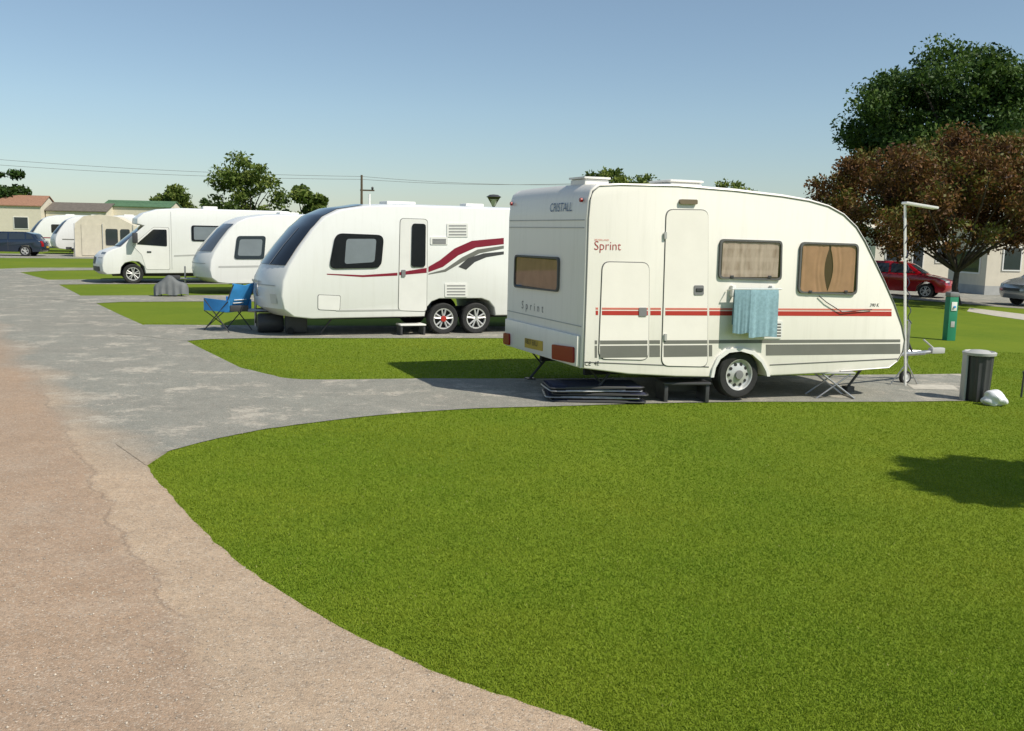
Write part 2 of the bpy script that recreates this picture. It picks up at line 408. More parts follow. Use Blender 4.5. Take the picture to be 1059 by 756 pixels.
def road_mat():
    m, nt, b = base('weathered tarmac'); v = geo(nt)
    sx = nt.nodes.new('ShaderNodeSeparateXYZ'); nt.links.new(v, sx.inputs[0])
    A = Vector((-8.7, 16.4)); B = Vector((-3.2, 8.0)); d = (B-A).normalized(); n = Vector((-d.y, d.x))
    if n.x < 0: n = -n
    dist = mth(nt, 'SUBTRACT', mth(nt, 'ADD', mth(nt, 'MULTIPLY', sx.outputs[0], n.x), mth(nt, 'MULTIPLY', sx.outputs[1], n.y)), A.dot(n))
    wob = mth(nt, 'MULTIPLY', mth(nt, 'SUBTRACT', noise(nt, v, .6, 5), .5), 1.2)
    dd = mth(nt, 'ADD', dist, wob)
    ym = mth(nt, 'ADD', sx.outputs[1], mth(nt, 'MULTIPLY', wob, .5))
    g1 = ramp(nt, mth(nt, 'ADD', mth(nt, 'MULTIPLY', dd, .35), .5), [(.38, 0), (.62, 1)])
    g2 = ramp(nt, mth(nt, 'MULTIPLY', ym, .05), [(.36, 0), (.43, 1)])
    g = mth(nt, 'MULTIPLY', g1, g2)
    fine = noise(nt, v, 60, 5, .9); med = noise(nt, v, 3, 6, .7); big = noise(nt, v, .5, 4); mid2 = noise(nt, v, 14, 5, .8)
    grey = ramp(nt, med, [(.3, (.225, .235, .205)), (.7, (.32, .32, .275))])
    pink = ramp(nt, med, [(.3, (.46, .335, .225)), (.7, (.56, .42, .29))])
    pinkd = ramp(nt, med, [(.3, (.38, .26, .17)), (.7, (.47, .335, .23))])
    A2 = Vector((-3.6, 8.0)); B2 = Vector((-1.15, 3.75)); d2 = (B2-A2).normalized(); n2 = Vector((-d2.y, d2.x))
    if n2.x < 0: n2 = -n2
    e = mth(nt, 'SUBTRACT', mth(nt, 'ADD', mth(nt, 'MULTIPLY', sx.outputs[0], n2.x), mth(nt, 'MULTIPLY', sx.outputs[1], n2.y)), A2.dot(n2))
    e = mth(nt, 'ADD', e, mth(nt, 'MULTIPLY', mth(nt, 'SUBTRACT', noise(nt, v, 1.0, 6, .65), .5), .55))
    eg = ramp(nt, mth(nt, 'ADD', mth(nt, 'MULTIPLY', e, 1.0), .5), [(.43, 0), (.55, 1)])
    c = mixc(nt, eg, pinkd, pink)
    line = mth(nt, 'MULTIPLY', ramp(nt, mth(nt, 'ABSOLUTE', e), [(.0, .5), (.02, 0)]), ramp(nt, big, [(.45, 0), (.55, 1)]))
    c = mixc(nt, line, c, (.16, .11, .08))
    c = mixc(nt, g, c, grey)
    pfac = mth(nt, 'MULTIPLY', ramp(nt, noise(nt, v, 1.3, 8, .8), [(.52, 0), (.62, .85)]), mth(nt, 'ADD', mth(nt, 'MULTIPLY', g, .85), .15))
    c = mixc(nt, pfac, c, (.58, .53, .44))
    c = mixc(nt, ramp(nt, big, [(.38, .18), (.6, 0)]), c, (.22, .195, .165))
    c = mixc(nt, ramp(nt, mid2, [(.35, .3), (.55, 0)]), c, (.20, .17, .135))
    vo = nt.nodes.new('ShaderNodeTexVoronoi'); vo.inputs['Scale'].default_value = 110; nt.links.new(v, vo.inputs['Vector'])
    sp = nt.nodes.new('ShaderNodeSeparateColor'); nt.links.new(vo.outputs['Color'], sp.inputs[0])
    c = mixc(nt, ramp(nt, sp.outputs[0], [(.0, .5), (.25, 0)]), c, (.10, .085, .07))
    c = mixc(nt, ramp(nt, sp.outputs[1], [(.8, 0), (1, .4)]), c, (.72, .65, .54))
    c = mixc(nt, ramp(nt, fine, [(.35, .3), (.6, 0)]), c, (.12, .10, .08))
    nt.links.new(c, b.inputs['Base Color']); b.inputs['Roughness'].default_value = .92; b.inputs['Specular IOR Level'].default_value = .2
    h = mth(nt, 'ADD', mth(nt, 'ADD', mth(nt, 'MULTIPLY', fine, .6), med), mth(nt, 'MULTIPLY', vo.outputs['Distance'], -.9))
    bump(nt, b, h, .5, .008); return m
MT['road'] = road_mat()
MT['slab'] = pm('concrete slab', (.45, .42, .35), .9, var=.2, scale=8)
ROADS = []
def sheet(name, pts, lift, mat, reg=True):
    bm = bmesh.new(); pts = [(p[0], p[1]) for p in pts]
    f = bm.faces.new([bm.verts.new((x, y, 0)) for x, y in pts])
    bmesh.ops.triangulate(bm, faces=[f])
    for xs in (0, 25):
        bmesh.ops.bisect_plane(bm, geom=bm.verts[:]+bm.edges[:]+bm.faces[:], plane_co=(xs, 0, 0), plane_no=(1, 0, 0))
    for v in bm.verts: v.co.z = gz(v.co.x)+lift
    bmesh.ops.recalc_face_normals(bm, faces=bm.faces)
    for f in bm.faces:
        if f.normal.z < 0: f.normal_flip()
    me = bpy.data.meshes.new(name); bm.to_mesh(me); bm.free(); me.materials.append(MT[mat])
    o = bpy.data.objects.new(name, me); COL.objects.link(o); o['kind'] = 'structure'
    if reg: ROADS.append(np.array(pts))
    return o
sheet('ground', [(-1500, -300), (1500, -300), (1500, 3000), (-1500, 3000)], 0, 'grass', False)
def smooth(pts, n=6, a=.008):
    P = [Vector((p.x, p.y)) for p in pts]; P = [P[0]*2-P[1]]+P+[P[-1]*2-P[-2]]; out = []
    for i in range(1, len(P)-2):
        for k in range(n):
            t = k/n; q = .5*((2*P[i])+(P[i+1]-P[i-1])*t+(2*P[i-1]-5*P[i]+4*P[i+1]-P[i+2])*t*t+(3*P[i]-P[i-1]-3*P[i+1]+P[i+2])*t**3)
            out.append((q.x+random.uniform(-a, a), q.y+random.uniform(-a, a)))
    out.append(tuple(P[-2])); return out
def gg(*pp): return [tuple(G(*p))[:2] for p in pp]
edge = smooth([G(*p) for p in ((640, 762), (560, 733), (500, 714), (440, 691), (390, 668), (345, 645), (300, 618), (255, 588), (222, 561), (195, 533), (175, 510), (160, 494), (152, 482))], 5)
edge2 = gg((200, 450), (290, 420), (300, 393), (250, 381), (205, 359), (192, 352), (185, 345), (150, 337), (125, 326), (100, 314), (92, 311), (80, 304), (60, 294), (52, 290), (36, 286), (18, 281), (0, 279), (-40, 277.5))
sheet('road', [(9, -15), (4, 1.2)] + edge + edge2 + [(-60, 41), (-60, -15)], .004, 'road')
p1 = smooth([G(*p) for p in ((152, 482), (168, 470), (200, 460), (245, 450), (290, 442), (380, 431), (470, 424), (560, 421), (660, 418), (770, 416), (900, 416), (1010, 415))], 5)
p1b = smooth([G(*p) for p in ((1000, 387), (800, 389), (560, 392), (430, 392), (340, 393), (300, 392), (275, 387), (250, 381))], 5)
sheet('pitch', p1 + p1b + gg((170, 400), (120, 460)), .008, 'road')
sheet('pitch', gg((192, 353), (215, 351), (260, 350), (400, 350), (520, 350), (760, 350), (760, 338), (520, 338), (300, 337), (150, 336), (120, 345)), .008, 'road')
sheet('pitch', gg((98, 314), (125, 312.5), (200, 312), (330, 312), (330, 305), (200, 305.5), (80, 306), (50, 309)), .008, 'road')
sheet('pitch', gg((58, 294.5), (100, 294), (240, 294), (240, 289), (100, 289), (50, 289.5), (20, 291)), .008, 'road')
sheet('pitch', gg((18, 282), (50, 280), (140, 279), (140, 277), (30, 277), (-20, 279)), .008, 'road')
sheet('road', gg((-120, 266), (160, 268), (160, 264), (-120, 261)), .006, 'road')
sheet('car_park', gg((895, 306), (1040, 318), (1300, 336), (1300, 300), (1060, 291), (895, 291)), .006, 'road')
sheet('path', gg((1000, 322), (1030, 327), (1059, 331), (1250, 356), (1250, 348), (1059, 325), (1030, 321.5), (1003, 318.5)), .006, 'slab')
sheet('paving', gg((938, 398), (985, 399), (992, 404), (945, 403)), .012, 'slab', False)
def inpoly(x, y, P):
    r = np.zeros(len(x), bool); n = len(P)
    for i in range(n):
        x1, y1 = P[i]; x2, y2 = P[(i+1) % n]
        if y1 == y2: continue
        c = ((y1 > y) != (y2 > y)) & (x < (x2-x1)*(y-y1)/(y2-y1)+x1); r ^= c
    return r
N = 1000000
y = 3.0*np.exp(np.random.rand(N)*math.log(20/3.0)); x = (np.random.rand(N)*1.36-.68)*y
keep = np.ones(N, bool)
for P in ROADS: keep &= ~inpoly(x+np.random.randn(N)*.010, y+np.random.randn(N)*.01, P)
x = x[keep]; y = y[keep]; n = len(x)
hh = (.006+.008*np.random.rand(n)+.012*(np.random.rand(n) > .99)); ww = .0019*(1+y/5)*(.7+.6*np.random.rand(n))
az = np.random.rand(n)*6.283; ln = np.random.rand(n)*1.3; la = np.random.rand(n)*6.283
zz = -0.02*np.clip(x, 0, 25)
V = np.zeros((n, 3, 3), np.float32)
V[:, 0, 0] = x-ww*np.cos(az); V[:, 0, 1] = y-ww*np.sin(az); V[:, 1, 0] = x+ww*np.cos(az); V[:, 1, 1] = y+ww*np.sin(az)
V[:, 0, 2] = zz; V[:, 1, 2] = zz
V[:, 2, 0] = x+hh*ln*np.cos(la); V[:, 2, 1] = y+hh*ln*np.sin(la); V[:, 2, 2] = zz+hh
def fastmesh(name, V, mat, tint, parent=None):
    n, k = V.shape[0], V.shape[1]
    me = bpy.data.meshes.new(name); me.vertices.add(n*k); me.vertices.foreach_set('co', V.astype(np.float32).ravel())
    me.loops.add(n*k); me.loops.foreach_set('vertex_index', np.arange(n*k, dtype=np.int32))
    me.polygons.add(n); me.polygons.foreach_set('loop_start', np.arange(0, n*k, k, dtype=np.int32)); me.polygons.foreach_set('loop_total', np.full(n, k, np.int32))
    me.update(calc_edges=True)
    a = me.attributes.new('tint', 'FLOAT', 'FACE'); a.data.foreach_set('value', tint.astype(np.float32))
    me.materials.append(mat); o = bpy.data.objects.new(name, me); COL.objects.link(o)
    if parent: o.parent = parent
    return o
g = fastmesh('grass', V, MT['blade'], np.clip(np.random.rand(n)*.85+(np.random.rand(n) > .975)*.3, 0, 1))
tag(g, 'short mown green grass of the lawns between the gravel pitches', 'grass', kind='stuff')
N2 = 6000
y2 = 3.2*np.exp(np.random.rand(N2)*math.log(14/3.2)); x2 = (np.random.rand(N2)*1.2-.6)*y2
k2 = np.zeros(N2, bool)
for P in ROADS[:2]: k2 |= inpoly(x2, y2, P)
x2 = x2[k2]; y2 = y2[k2]; n2 = len(x2); s2 = .003+.005*np.random.rand(n2)**2
Vt = []
D = [(1, 0, 0), (0, 1, 0), (-1, 0, 0), (0, -1, 0)]
for i in range(4):
    a = np.array(D[i]); b_ = np.array(D[(i+1) % 4])
    T = np.zeros((n2, 3, 3)); c0 = np.stack([x2, y2, -0.02*np.clip(x2, 0, 25)+.006], 1)
    T[:, 0] = c0+a*s2[:, None]*1.3; T[:, 1] = c0+b_*s2[:, None]; T[:, 2] = c0+np.array([0, 0, .9])*s2[:, None]; Vt.append(T)
MT['stone'] = pm('loose stones', (.42, .36, .29), .9, var=.5, scale=30)
st = fastmesh('loose_stones', np.concatenate(Vt), MT['stone'], np.zeros(n2*4)); tag(st, 'small loose stones scattered over the tarmac drive', 'stones', kind='stuff')
# ================================================================== FOLIAGE
def leafmat(name, cols, trans=.25):
    m, nt, b = base(name)
    at = nt.nodes.new('ShaderNodeAttribute'); at.attribute_name = 'tint'
    c = ramp(nt, at.outputs['Fac'], [(i/(len(cols)-1), k) for i, k in enumerate(cols)])
    nt.links.new(c, b.inputs['Base Color']); b.inputs['Roughness'].default_value = .6; b.inputs['Specular IOR Level'].default_value = .25
    tr = nt.nodes.new('ShaderNodeBsdfTranslucent'); nt.links.new(c, tr.inputs[0]); mx = nt.nodes.new('ShaderNodeMixShader'); mx.inputs[0].default_value = trans
    o = nt.nodes['Material Output']; nt.links.new(b.outputs[0], mx.inputs[1]); nt.links.new(tr.outputs[0], mx.inputs[2]); nt.links.new(mx.outputs[0], o.inputs[0])
    return m
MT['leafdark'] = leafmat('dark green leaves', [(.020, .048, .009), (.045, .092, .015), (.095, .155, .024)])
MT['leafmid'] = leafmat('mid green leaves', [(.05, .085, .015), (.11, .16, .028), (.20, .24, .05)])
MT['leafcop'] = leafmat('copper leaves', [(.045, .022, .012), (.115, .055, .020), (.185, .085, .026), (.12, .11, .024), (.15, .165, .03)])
def leaves(cl, n, ls, rng):
    C_ = np.array([c[:3] for c in cl]); Rr = np.array([c[3] for c in cl]); w_ = Rr**2; w_ /= w_.sum()
    idx = rng.choice(len(cl), n, p=w_); d = rng.normal(size=(n, 3)); d /= np.linalg.norm(d, axis=1)[:, None]
    rad = Rr[idx]*(.25+1.05*rng.random(n)); p = C_[idx]+d*rad[:, None]*np.array([1, 1, .65])
    a = rng.normal(size=(n, 3)); a /= np.linalg.norm(a, axis=1)[:, None]; b = np.cross(a, rng.normal(size=(n, 3))); b /= np.linalg.norm(b, axis=1)[:, None]
    s = (ls*(.6+.8*rng.random(n)))[:, None]
    V = np.stack([p-a*s, p-b*s*.5, p+a*s, p+b*s*.5], 1)
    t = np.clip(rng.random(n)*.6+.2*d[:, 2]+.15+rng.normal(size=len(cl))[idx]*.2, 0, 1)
    return V, t
def tree(label, x, y, rx, z0, z1, ncl, nl, ls, mat, tr=.2, group=None, fork=None, seed=1, clr=.3, off=0, cat='tree', ry=None, nbr=None, lean=.2):
    rng = np.random.default_rng(seed); gx = gz(x)
    t = thing('tree', label, cat, (x, y, gx), 0, group)
    cz = (z0+z1)/2; rz = (z1-z0)/2; ry = ry or rx; cl = []
    while len(cl) < ncl:
        p = rng.uniform(-1, 1, 3)
        q = (abs(p[0])**2.2+abs(p[1])**2.2+abs(p[2])**2.2)**(1/2.2)
        if q > 1 or q < .2: continue
        k = clr*(.4+.9*rng.random())
        f = 1.04-k*.5
        wid = 1-.3*max(p[2], 0)**2
        cl.append((off+p[0]*rx*f*wid, p[1]*ry*f, cz+p[2]*rz*f+.25*rz*k*rng.normal(), k*min(rx, rz)*1.15))
    V, ti = leaves(cl, nl, ls, rng)
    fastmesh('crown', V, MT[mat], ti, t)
    fk = fork or z0*.75
    m = MB(); m.tube([(0, 0, -.1), (tr*lean, 0, fk*.5), (tr*lean*.8, 0, fk)], [tr*1.35, tr, tr*.85], 10)
    for c in cl[:nbr or max(6, ncl//3)]:
        e = Vector(c[:3]); s_ = Vector((tr*lean*.8, 0, fk-.05)); mid = s_.lerp(e, .5)+Vector((rng.normal()*.12*rx*.3, rng.normal()*.1*rx*.3, (e.z-fk)*.12))
        m.tube([s_, mid, e], [tr*.5, tr*.28, tr*.06], 6)
    m.build('trunk', 'bark', t)
    return t
pc = Zat(992, 300, 38)
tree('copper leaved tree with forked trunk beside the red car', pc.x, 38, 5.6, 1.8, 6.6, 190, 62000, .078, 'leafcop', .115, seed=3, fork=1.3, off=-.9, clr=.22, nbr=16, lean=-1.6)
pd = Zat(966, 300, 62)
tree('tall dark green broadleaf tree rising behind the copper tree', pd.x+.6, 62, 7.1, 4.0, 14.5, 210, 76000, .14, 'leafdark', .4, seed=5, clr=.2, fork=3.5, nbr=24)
tree('small tree just off the right edge throwing its shade on the near lawn', 8.45, 6.05, 1.05, 4.9, 5.9, 60, 9000, .08, 'leafmid', .09, seed=8, fork=4.1, clr=.42)
def btree(px0, px1, pyt, Y, label, mat='leafmid', seed=1, nl=5000, ls=.22, ncl=24, low=.3, clr=.3):
    a = Zat(px0, 240, Y); b = Zat(px1, 240, Y); t = Zat((px0+px1)/2, pyt, Y).z
    return tree(label, (a.x+b.x)/2, Y, (b.x-a.x)/2, t*low, t, ncl, nl, ls, mat, .22, 'trees beyond the caravans', seed=seed, clr=clr)
btree(217, 294, 158, 95, 'broad light green tree with ragged crown above the second row of caravans', seed=21, nl=8000, ls=.19, ncl=46, low=.1, clr=.26)
btree(286, 340, 194, 85, 'low bushy green tree just right of the ragged light green tree', seed=12, nl=5000, ncl=34, clr=.26)
btree(160, 200, 193, 110, 'small round tree above the green roofed building', 'leafmid', seed=13)
btree(203, 232, 204, 110, 'smallest low tree left of the ragged light green tree', 'leafdark', seed=14, nl=3000)
btree(-14, 27, 173, 100, 'dark tree behind the brown roofed chalet at far left', 'leafdark', seed=15)
btree(598, 655, 166, 75, 'sparse green tree top showing above the rear of the nearest caravan', seed=16, nl=5000, ls=.15, ncl=60, clr=.2)
btree(635, 705, 172, 80, 'low green tree top above the door of the nearest caravan', 'leafmid', seed=17, nl=5000, ls=.15, ncl=60, clr=.2)
btree(725, 790, 180, 80, 'green tree top showing past the roof light of the nearest caravan', 'leafmid', seed=18, nl=4500, ls=.15, ncl=50, clr=.2)
btree(1035, 1100, 205, 70, 'dark tree behind the cream holiday home at right', 'leafdark', seed=19, nl=5000)
rng = np.random.default_rng(9)
cl = [(x_, 130+rng.normal()*2, 1.3+rng.random()*.8, 2.0) for x_ in np.arange(-110, 110, 1.6)]
Vh, th = leaves(cl, 26000, .4, rng); hd = fastmesh('hedge', Vh, MT['leafdark'], th); tag(hd, 'long dark hedge closing the park behind the caravans', 'hedge', kind='stuff')
# ================================================================== MAIN CARAVAN
O1 = G(600, 421); FA = Fr((O1.x, O1.y), 22.3); WA = 2.4
T1 = thing('caravan', 'nearest cream caravan with red and grey side stripes, towels hanging on its side', 'caravan', FA.O, FA.a)
S = FA.S
out = [(599, 381), (600, 330), (601, 270), (602, 225), (604, 205), (608, 196), (617, 190.5), (640, 189.5), (700, 190.5), (760, 195), (810, 201), (838, 206), (858, 212), (874, 221), (887, 234), (896, 249), (906, 270), (916, 291), (926, 314), (934, 337), (937, 352), (935, 364), (929, 374), (920, 381), (870, 385), (793, 389)]
arch = [(791, 384), (786, 374), (777, 366), (765, 362.5), (752, 364), (743, 371), (738, 381), (736, 390)]
prof = [S(*p) for p in out]+[S(*p) for p in arch]+[S(700, 389.5), S(650, 387)]
for i, mn in enumerate((0, 0, 0, 0.0, .015, .05, .13)): prof[i] = (mn, prof[i][1])
sh = Shell(prof, WA, 0, .10, Lr=1.2, camber=.02)
sh.build('body', 'cream', T1, nst=13, bev=.018)
for yy in (0.0, WA):
    cc = [(u, (-.004 if yy == 0 else WA+.004), z) for u, z in prof[0:25]]
    inset = []
    for u, yv, z in cc:
        d = Vector((2.3-u, 0, 1.4-z)); d.normalize(); inset.append((u+d.x*.028, yv, z+d.z*.028))
    MB().tube(inset, .009, 6).build('edge_rail', 'rail', T1)
win1 = quad(FA, [(744, 247), (808, 249), (807, 290), (742, 288)], .06); win2 = quad(FA, [(827, 250), (887, 252), (885, 305), (824, 303)], .08)
window(T1, win1, near, 'curt', 'middle side window with net curtains', gap=.0, fold=22); window(T1, win2, near, 'curtb', 'front side window with tan curtains', gap=.14, fold=20)
for wq_ in (win1, win2):
    us = [q[0] for q in wq_]; vs = min(q[1] for q in wq_)
    for t in (.2, .8):
        uu = min(us)+(max(us)-min(us))*t; MB().box(uu-.025, uu+.025, -.04, -.028, vs+.03, vs+.06, .003).build('window_catch', 'dgrey', T1)
dq = quad(FA, [(689, 217), (732, 217.5), (731, 379), (684, 378)], .10)
door = panel(T1, 'door', dq, near, h=.012)
door['label'] = 'tall entrance door'
MB().prism(quad(FA, [(717, 295), (727, 295), (727, 305), (717, 305)], .02), near, .012, .02).build('handle', 'mgrey', door)
MB().prism(quad(FA, [(719, 298), (726, 298), (726, 301), (719, 301)], .005), near, .02, .03).build('latch', 'dgrey', door)
for yy in (240, 345): MB().prism(quad(FA, [(686, yy), (688.5, yy), (688.5, yy+7), (686, yy+7)], .005), near, .012, .03).build('hinge', 'lgrey', door)
hq = quad(FA, [(623, 271), (671, 272), (670, 372), (619, 371)], .10)
hat = panel(T1, 'locker_door', hq, near, h=.012); MB().prism(quad(FA, [(660, 318), (668, 318), (668, 327), (660, 327)], .015), near, .012, .022).build('handle', 'mgrey', hat)
v = MB().prism(quad(FA, [(786, 332), (809, 332), (808, 350), (786, 350)], .03), near, .0, .012).build('vent', 'whitep', T1)
for k in range(5): MB().prism([S(788, 334.5+k*3), S(807, 334.5+k*3), S(807, 336+k*3), S(788, 336+k*3)], near, .012, .014).build('vent_slot', 'seam', v)
MB().prism(quad(FA, [(702, 206), (720, 206.5), (720, 211.5), (702, 211)], .02), near, 0, .035).build('awning_lamp', 'bronze', T1)
def hb(px0, px1, a0, a1, b0, b1):
    f = lambda x_, a, b: a+(b-a)*(x_-617)/(922-617)
    return [S(px0, f(px0, a0, b0)), S(px1, f(px1, a0, b0)), S(px1, f(px1, a1, b1)), S(px0, f(px0, a1, b1))]
segs = [(616, 618.5, 0), (622, 669.5, .012), (672.5, 683.5, 0), (687.5, 730.8, .012), (733.5, 922, 0)]
band(T1, 'upper_stripe', 'pink', [(hb(a, b, 318, 320.2, 319.5, 321.3), o) for a, b, o in segs])
band(T1, 'red_stripe', 'red', [(hb(a, b, 321.3, 325.8, 322.2, 327), o) for a, b, o in segs])
gs = [(615, 617.5, 0), (620, 669, .012), (671.5, 682.5, 0), (685.8, 730.8, .012), (733, 736.5, 0), (792, 931, 0)]
band(T1, 'grey_band', 'grey', [(hb(a, b, 352, 356, 351, 354), o) for a, b, o in gs]+[(hb(736.5, 792, 352, 356, 351, 354), 0)])
band(T1, 'lower_grey_band', 'grey', [(hb(a, b, 357.5, 370, 355.5, 366), o) for a, b, o in gs])
MB().prism([S(604, 374), S(733, 379), S(733, 380), S(604, 375)], near, 0, .004).build('sill_line', 'seam', T1)
MB().prism([S(796, 377), S(928, 370.5), S(928, 371.5), S(796, 378)], near, 0, .004).build('sill_line', 'seam', T1)
at_ = [S(*p) for p in ((734, 390), (736, 380), (741, 369), (751, 361), (765, 359.5), (779, 363), (788, 372), (794, 384), (795, 389))]
ai_ = [S(*p) for p in ((737, 390), (739, 380), (744, 371), (753, 364.5), (765, 363), (777, 366.5), (786, 374.5), (791, 384), (792, 389))]
m = MB(); bmv = [[m.bm.verts.new(near(u, z, o)) for u, z in q] for q, o in ((at_, 0), (at_, .03), (ai_, .03), (ai_, 0))]
for k in range(3):
    for i in range(len(at_)-1): m.bm.faces.new((bmv[k][i], bmv[k][i+1], bmv[k+1][i+1], bmv[k+1][i]))
m.build('wheel_arch', 'whitep', T1)
uw, _ = S(760, 392, .12)
wheel(T1, uw, .13, .305, .19, 'holes', -1, holes=True, hub='mgrey'); wheel(T1, uw, WA-.13, .305, .19, 'holes', 1)
MB().tube([(uw, .2, .3), (uw, WA-.2, .3)], .035).box(.3, 4.3, .5, .56, .3, .42).box(.3, 4.3, WA-.56, WA-.5, .3, .42).build('chassis', 'under', T1)
a = S(613, 261); text('Sprint', .15, near, a[0]+.01, a[1]+.03, 'dred', T1, shear=0, bold=-.0015)
a = S(614, 248); text('BEYERLAND', .03, near, a[0]+.01, a[1]-.01, 'pink', T1, sp=1.2)
a = S(602, 380); text('CE  4E', .07, near, a[0]+.03, a[1]+.02, 'ink', T1)
a = S(899, 318); text('390 K', .065, near, a[0], a[1]+.01, 'ink', T1, shear=.2, off=.004)
# rear
E = FA.E
def rear(v, z, o): return (-o, v, z)
rw = rp([E(579.5, 266), E(534, 263.5), E(533, 297), E(578.5, 302)], .07)
window(T1, rw, rear, 'curtb', 'small rear window with brown curtain', fold=20)
bz = [E(599, 345)[1], E(599, 381)[1]]
MB().box(-.045, 0, .05, WA-.05, bz[1]+.02, bz[0]-.02, .02).build('rear_bumper', 'cream', T1)
for zz_ in (E(600, 236)[1], E(600, 228)[1], E(600, 338)[1]):
    MB().box(-.006, 0, .04, WA-.04, zz_, zz_+.012).build('rear_moulding', 'lgrey', T1)
def rear2(v, z, o): return (-.045-o, v, z)
def Eb(px, py): return FA.E(px, py, -.05)
for q in ([(594, 359), (572, 356), (572, 371), (594, 375.5)], [(527.5, 345), (518.5, 343), (518.5, 354.5), (527.5, 357)]):
    l = MB().prism(rp([(min(max(a, .06), WA-.06), b) for a, b in (Eb(*z_) for z_ in q)], .03), rear2, 0, .025).build('tail_light', 'lens', T1)
pl = MB().prism(rp([Eb(*q) for q in ((561, 353), (543, 349.5), (543, 359), (561, 363))], .01), rear2, 0, .012).build('number_plate', 'plate', T1)
pv = Eb(560.3, 362); text('R827 EKU', .095, rear2, Eb(543.8, 357)[0], pv[1]+.03, 'ink', pl, off=.015, flip=True)
text('S p r i n t', .15, rear, E(539.5, 318)[0], E(560, 323)[1], 'mgrey', T1, off=.004, sp=1.2, flip=True)
text('CRISTALL', .15, rear, E(568.5, 215)[0], E(569, 219)[1], 'bluegrey', T1, off=.004, shear=.2, flip=True)
for k, vv in enumerate((.12, WA-.12)):
    zc = E(600, 207)[1]
    MB().lathe([(.025, -.03), (.025, .0)], (0, vv, zc), 'x', 12).build('marker_light', 'lens', T1)
def roofbox(u0, u1, v0, v1, z, h, mat='whitep'):
    b = MB().box(u0, u1, v0, v1, z-.05, z+h*.5, .015).build('roof_vent', mat, T1)
    MB().box(u0-.02, u1+.02, v0-.02, v1+.02, z+h*.55, z+h, .025).build('lid', 'whitep', b)
zr = prof[8][1]
roofbox(.14, .46, .35, .75, zr+.005, .06)
ua = S(706, 188)[0]; roofbox(ua+.05, ua+.50, .35, .85, zr+.005, .075)
hx, hz = FA.S(972, 364, WA/2); jx, _ = FA.S(936, 390, WA/2-.1)
m = MB()
m.tube([(4.0, .45, .42), (hx-.35, WA/2-.03, hz)], .035, 6).tube([(4.0, WA-.45, .42), (hx-.35, WA/2+.03, hz)], .035, 6).tube([(hx-.45, WA/2, hz), (hx-.1, WA/2, hz+.01)], .03, 8)
m.build('draw_bar', 'steel', T1)
MB().box(hx-.2, hx+.06, WA/2-.05, WA/2+.05, hz-.02, hz+.07, .02).tube([(hx-.15, WA/2, hz+.07), (hx-.35, WA/2, hz+.2)], .014).build('hitch_head', 'lgrey', T1)
MB().tube([(hx-.55, WA/2+.02, hz+.02), (hx-.7, WA/2+.02, hz+.28)], .016).build('handbrake_lever', 'dgrey', T1)
MB().tube([(jx, WA/2-.1, .02), (jx, WA/2-.1, .85)], .024).tube([(jx, WA/2-.1, .85), (jx-.07, WA/2-.1, .86), (jx-.07, WA/2-.1, .92)], .01).build('jockey_post', 'steel', T1)
zj = gz(FA.O.x+FA.d.x*jx)-FA.O.z
wheel(T1, jx, WA/2-.1, .1, .06, 'holes', -1, z=zj+.1)
for (u, vv) in ((.25, .3), (.25, WA-.3), (4.3, .35), (4.3, WA-.35)):
    MB().tube([(u+.35, vv, .42), (u, vv, .03)], .018).tube([(u, vv, .42), (u+.18, vv, .22)], .012).box(u-.06, u+.06, vv-.06, vv+.06, -.04, .035).build('corner_steady', 'dgrey', T1)
def w2(fr, u, v, z): q = fr.O+fr.d*u+fr.n*v; return Vector((q.x, q.y, fr.O.z+z))
TO = -.13
tl = FA.S(761, 299, TO); tr2 = FA.S(805, 300, TO); tb = FA.S(805, 348, TO)
rack = thing('drying_rail', 'white wire airer hooked under the middle window, towels on it', 'drying rail', w2(FA, tl[0], -.02, 0), FA.a)
ww_ = tr2[0]-tl[0]
MB().tube([(-.05, .0, tl[1]-.02), (-.05, TO+.02, tl[1]), (ww_+.05, TO+.02, tl[1]), (ww_+.05, .0, tl[1]-.02)], .008).build('rail', 'whitep', rack)
for uu in (0, ww_-.05): MB().box(uu, uu+.05, -.04, .02, tl[1]-.1, tl[1]+.04, .01).build('bracket', 'whitep', rack)
def towel(label, u0, u1, yy, zt, zbt, mat, seed):
    P_ = []; n = 36
    rr = random.Random(seed); ph = rr.random()*6
    for j in range(17):
        t = j/16; row = []
        for i in range(n+1):
            s_ = i/n; u = u0+(u1-u0)*s_
            if t < .5: z = zt-(zt-zbt)*(1-t*2); yo = -.012
            else: z = zt-(zt-zbt)*.8*(t*2-1); yo = .012
            dz = (zt-z)/(zt-zbt)
            yo = yo*1.2+(.008*math.sin(s_*14+ph)+.005*math.sin(s_*27+ph*2))*dz
            if abs(t-.5) < .04: yo = 0; z = zt+.012
            z += .006*math.sin(s_*7+ph)*(dz > .8)
            row.append((u, yy+yo, z))
        P_.append(row)
    o = MB().grid(P_).build('towel', mat, None)
    mod = o.modifiers.new('thick', 'SOLIDIFY'); mod.thickness = .006
    o.location = FA.O; o.rotation_euler = (0, 0, FA.a); tag(o, label, 'towel'); return o
um = FA.S(776, 300, TO)[0]
towel('narrower grey blue towel hanging on the left of the airer under the caravan window', tl[0]-.02, um, TO, tl[1], tb[1]+.05, 'towel2', 3)
towel('wider pale teal towel hanging on the right of the airer under the caravan window', um+.002, tr2[0], TO-.002, tl[1], tb[1], 'towel', 5)
c0 = S(846, 306); c1 = S(876, 321); MB().tube([(c0[0], -.02, c0[1]), (c0[0]+.12, -.025, c0[1]-.08), (c1[0]-.1, -.025, c1[1]-.02), (c1[0]+.4, -.02, c1[1]+.01)], .006).build('power_cable', 'black', T1)
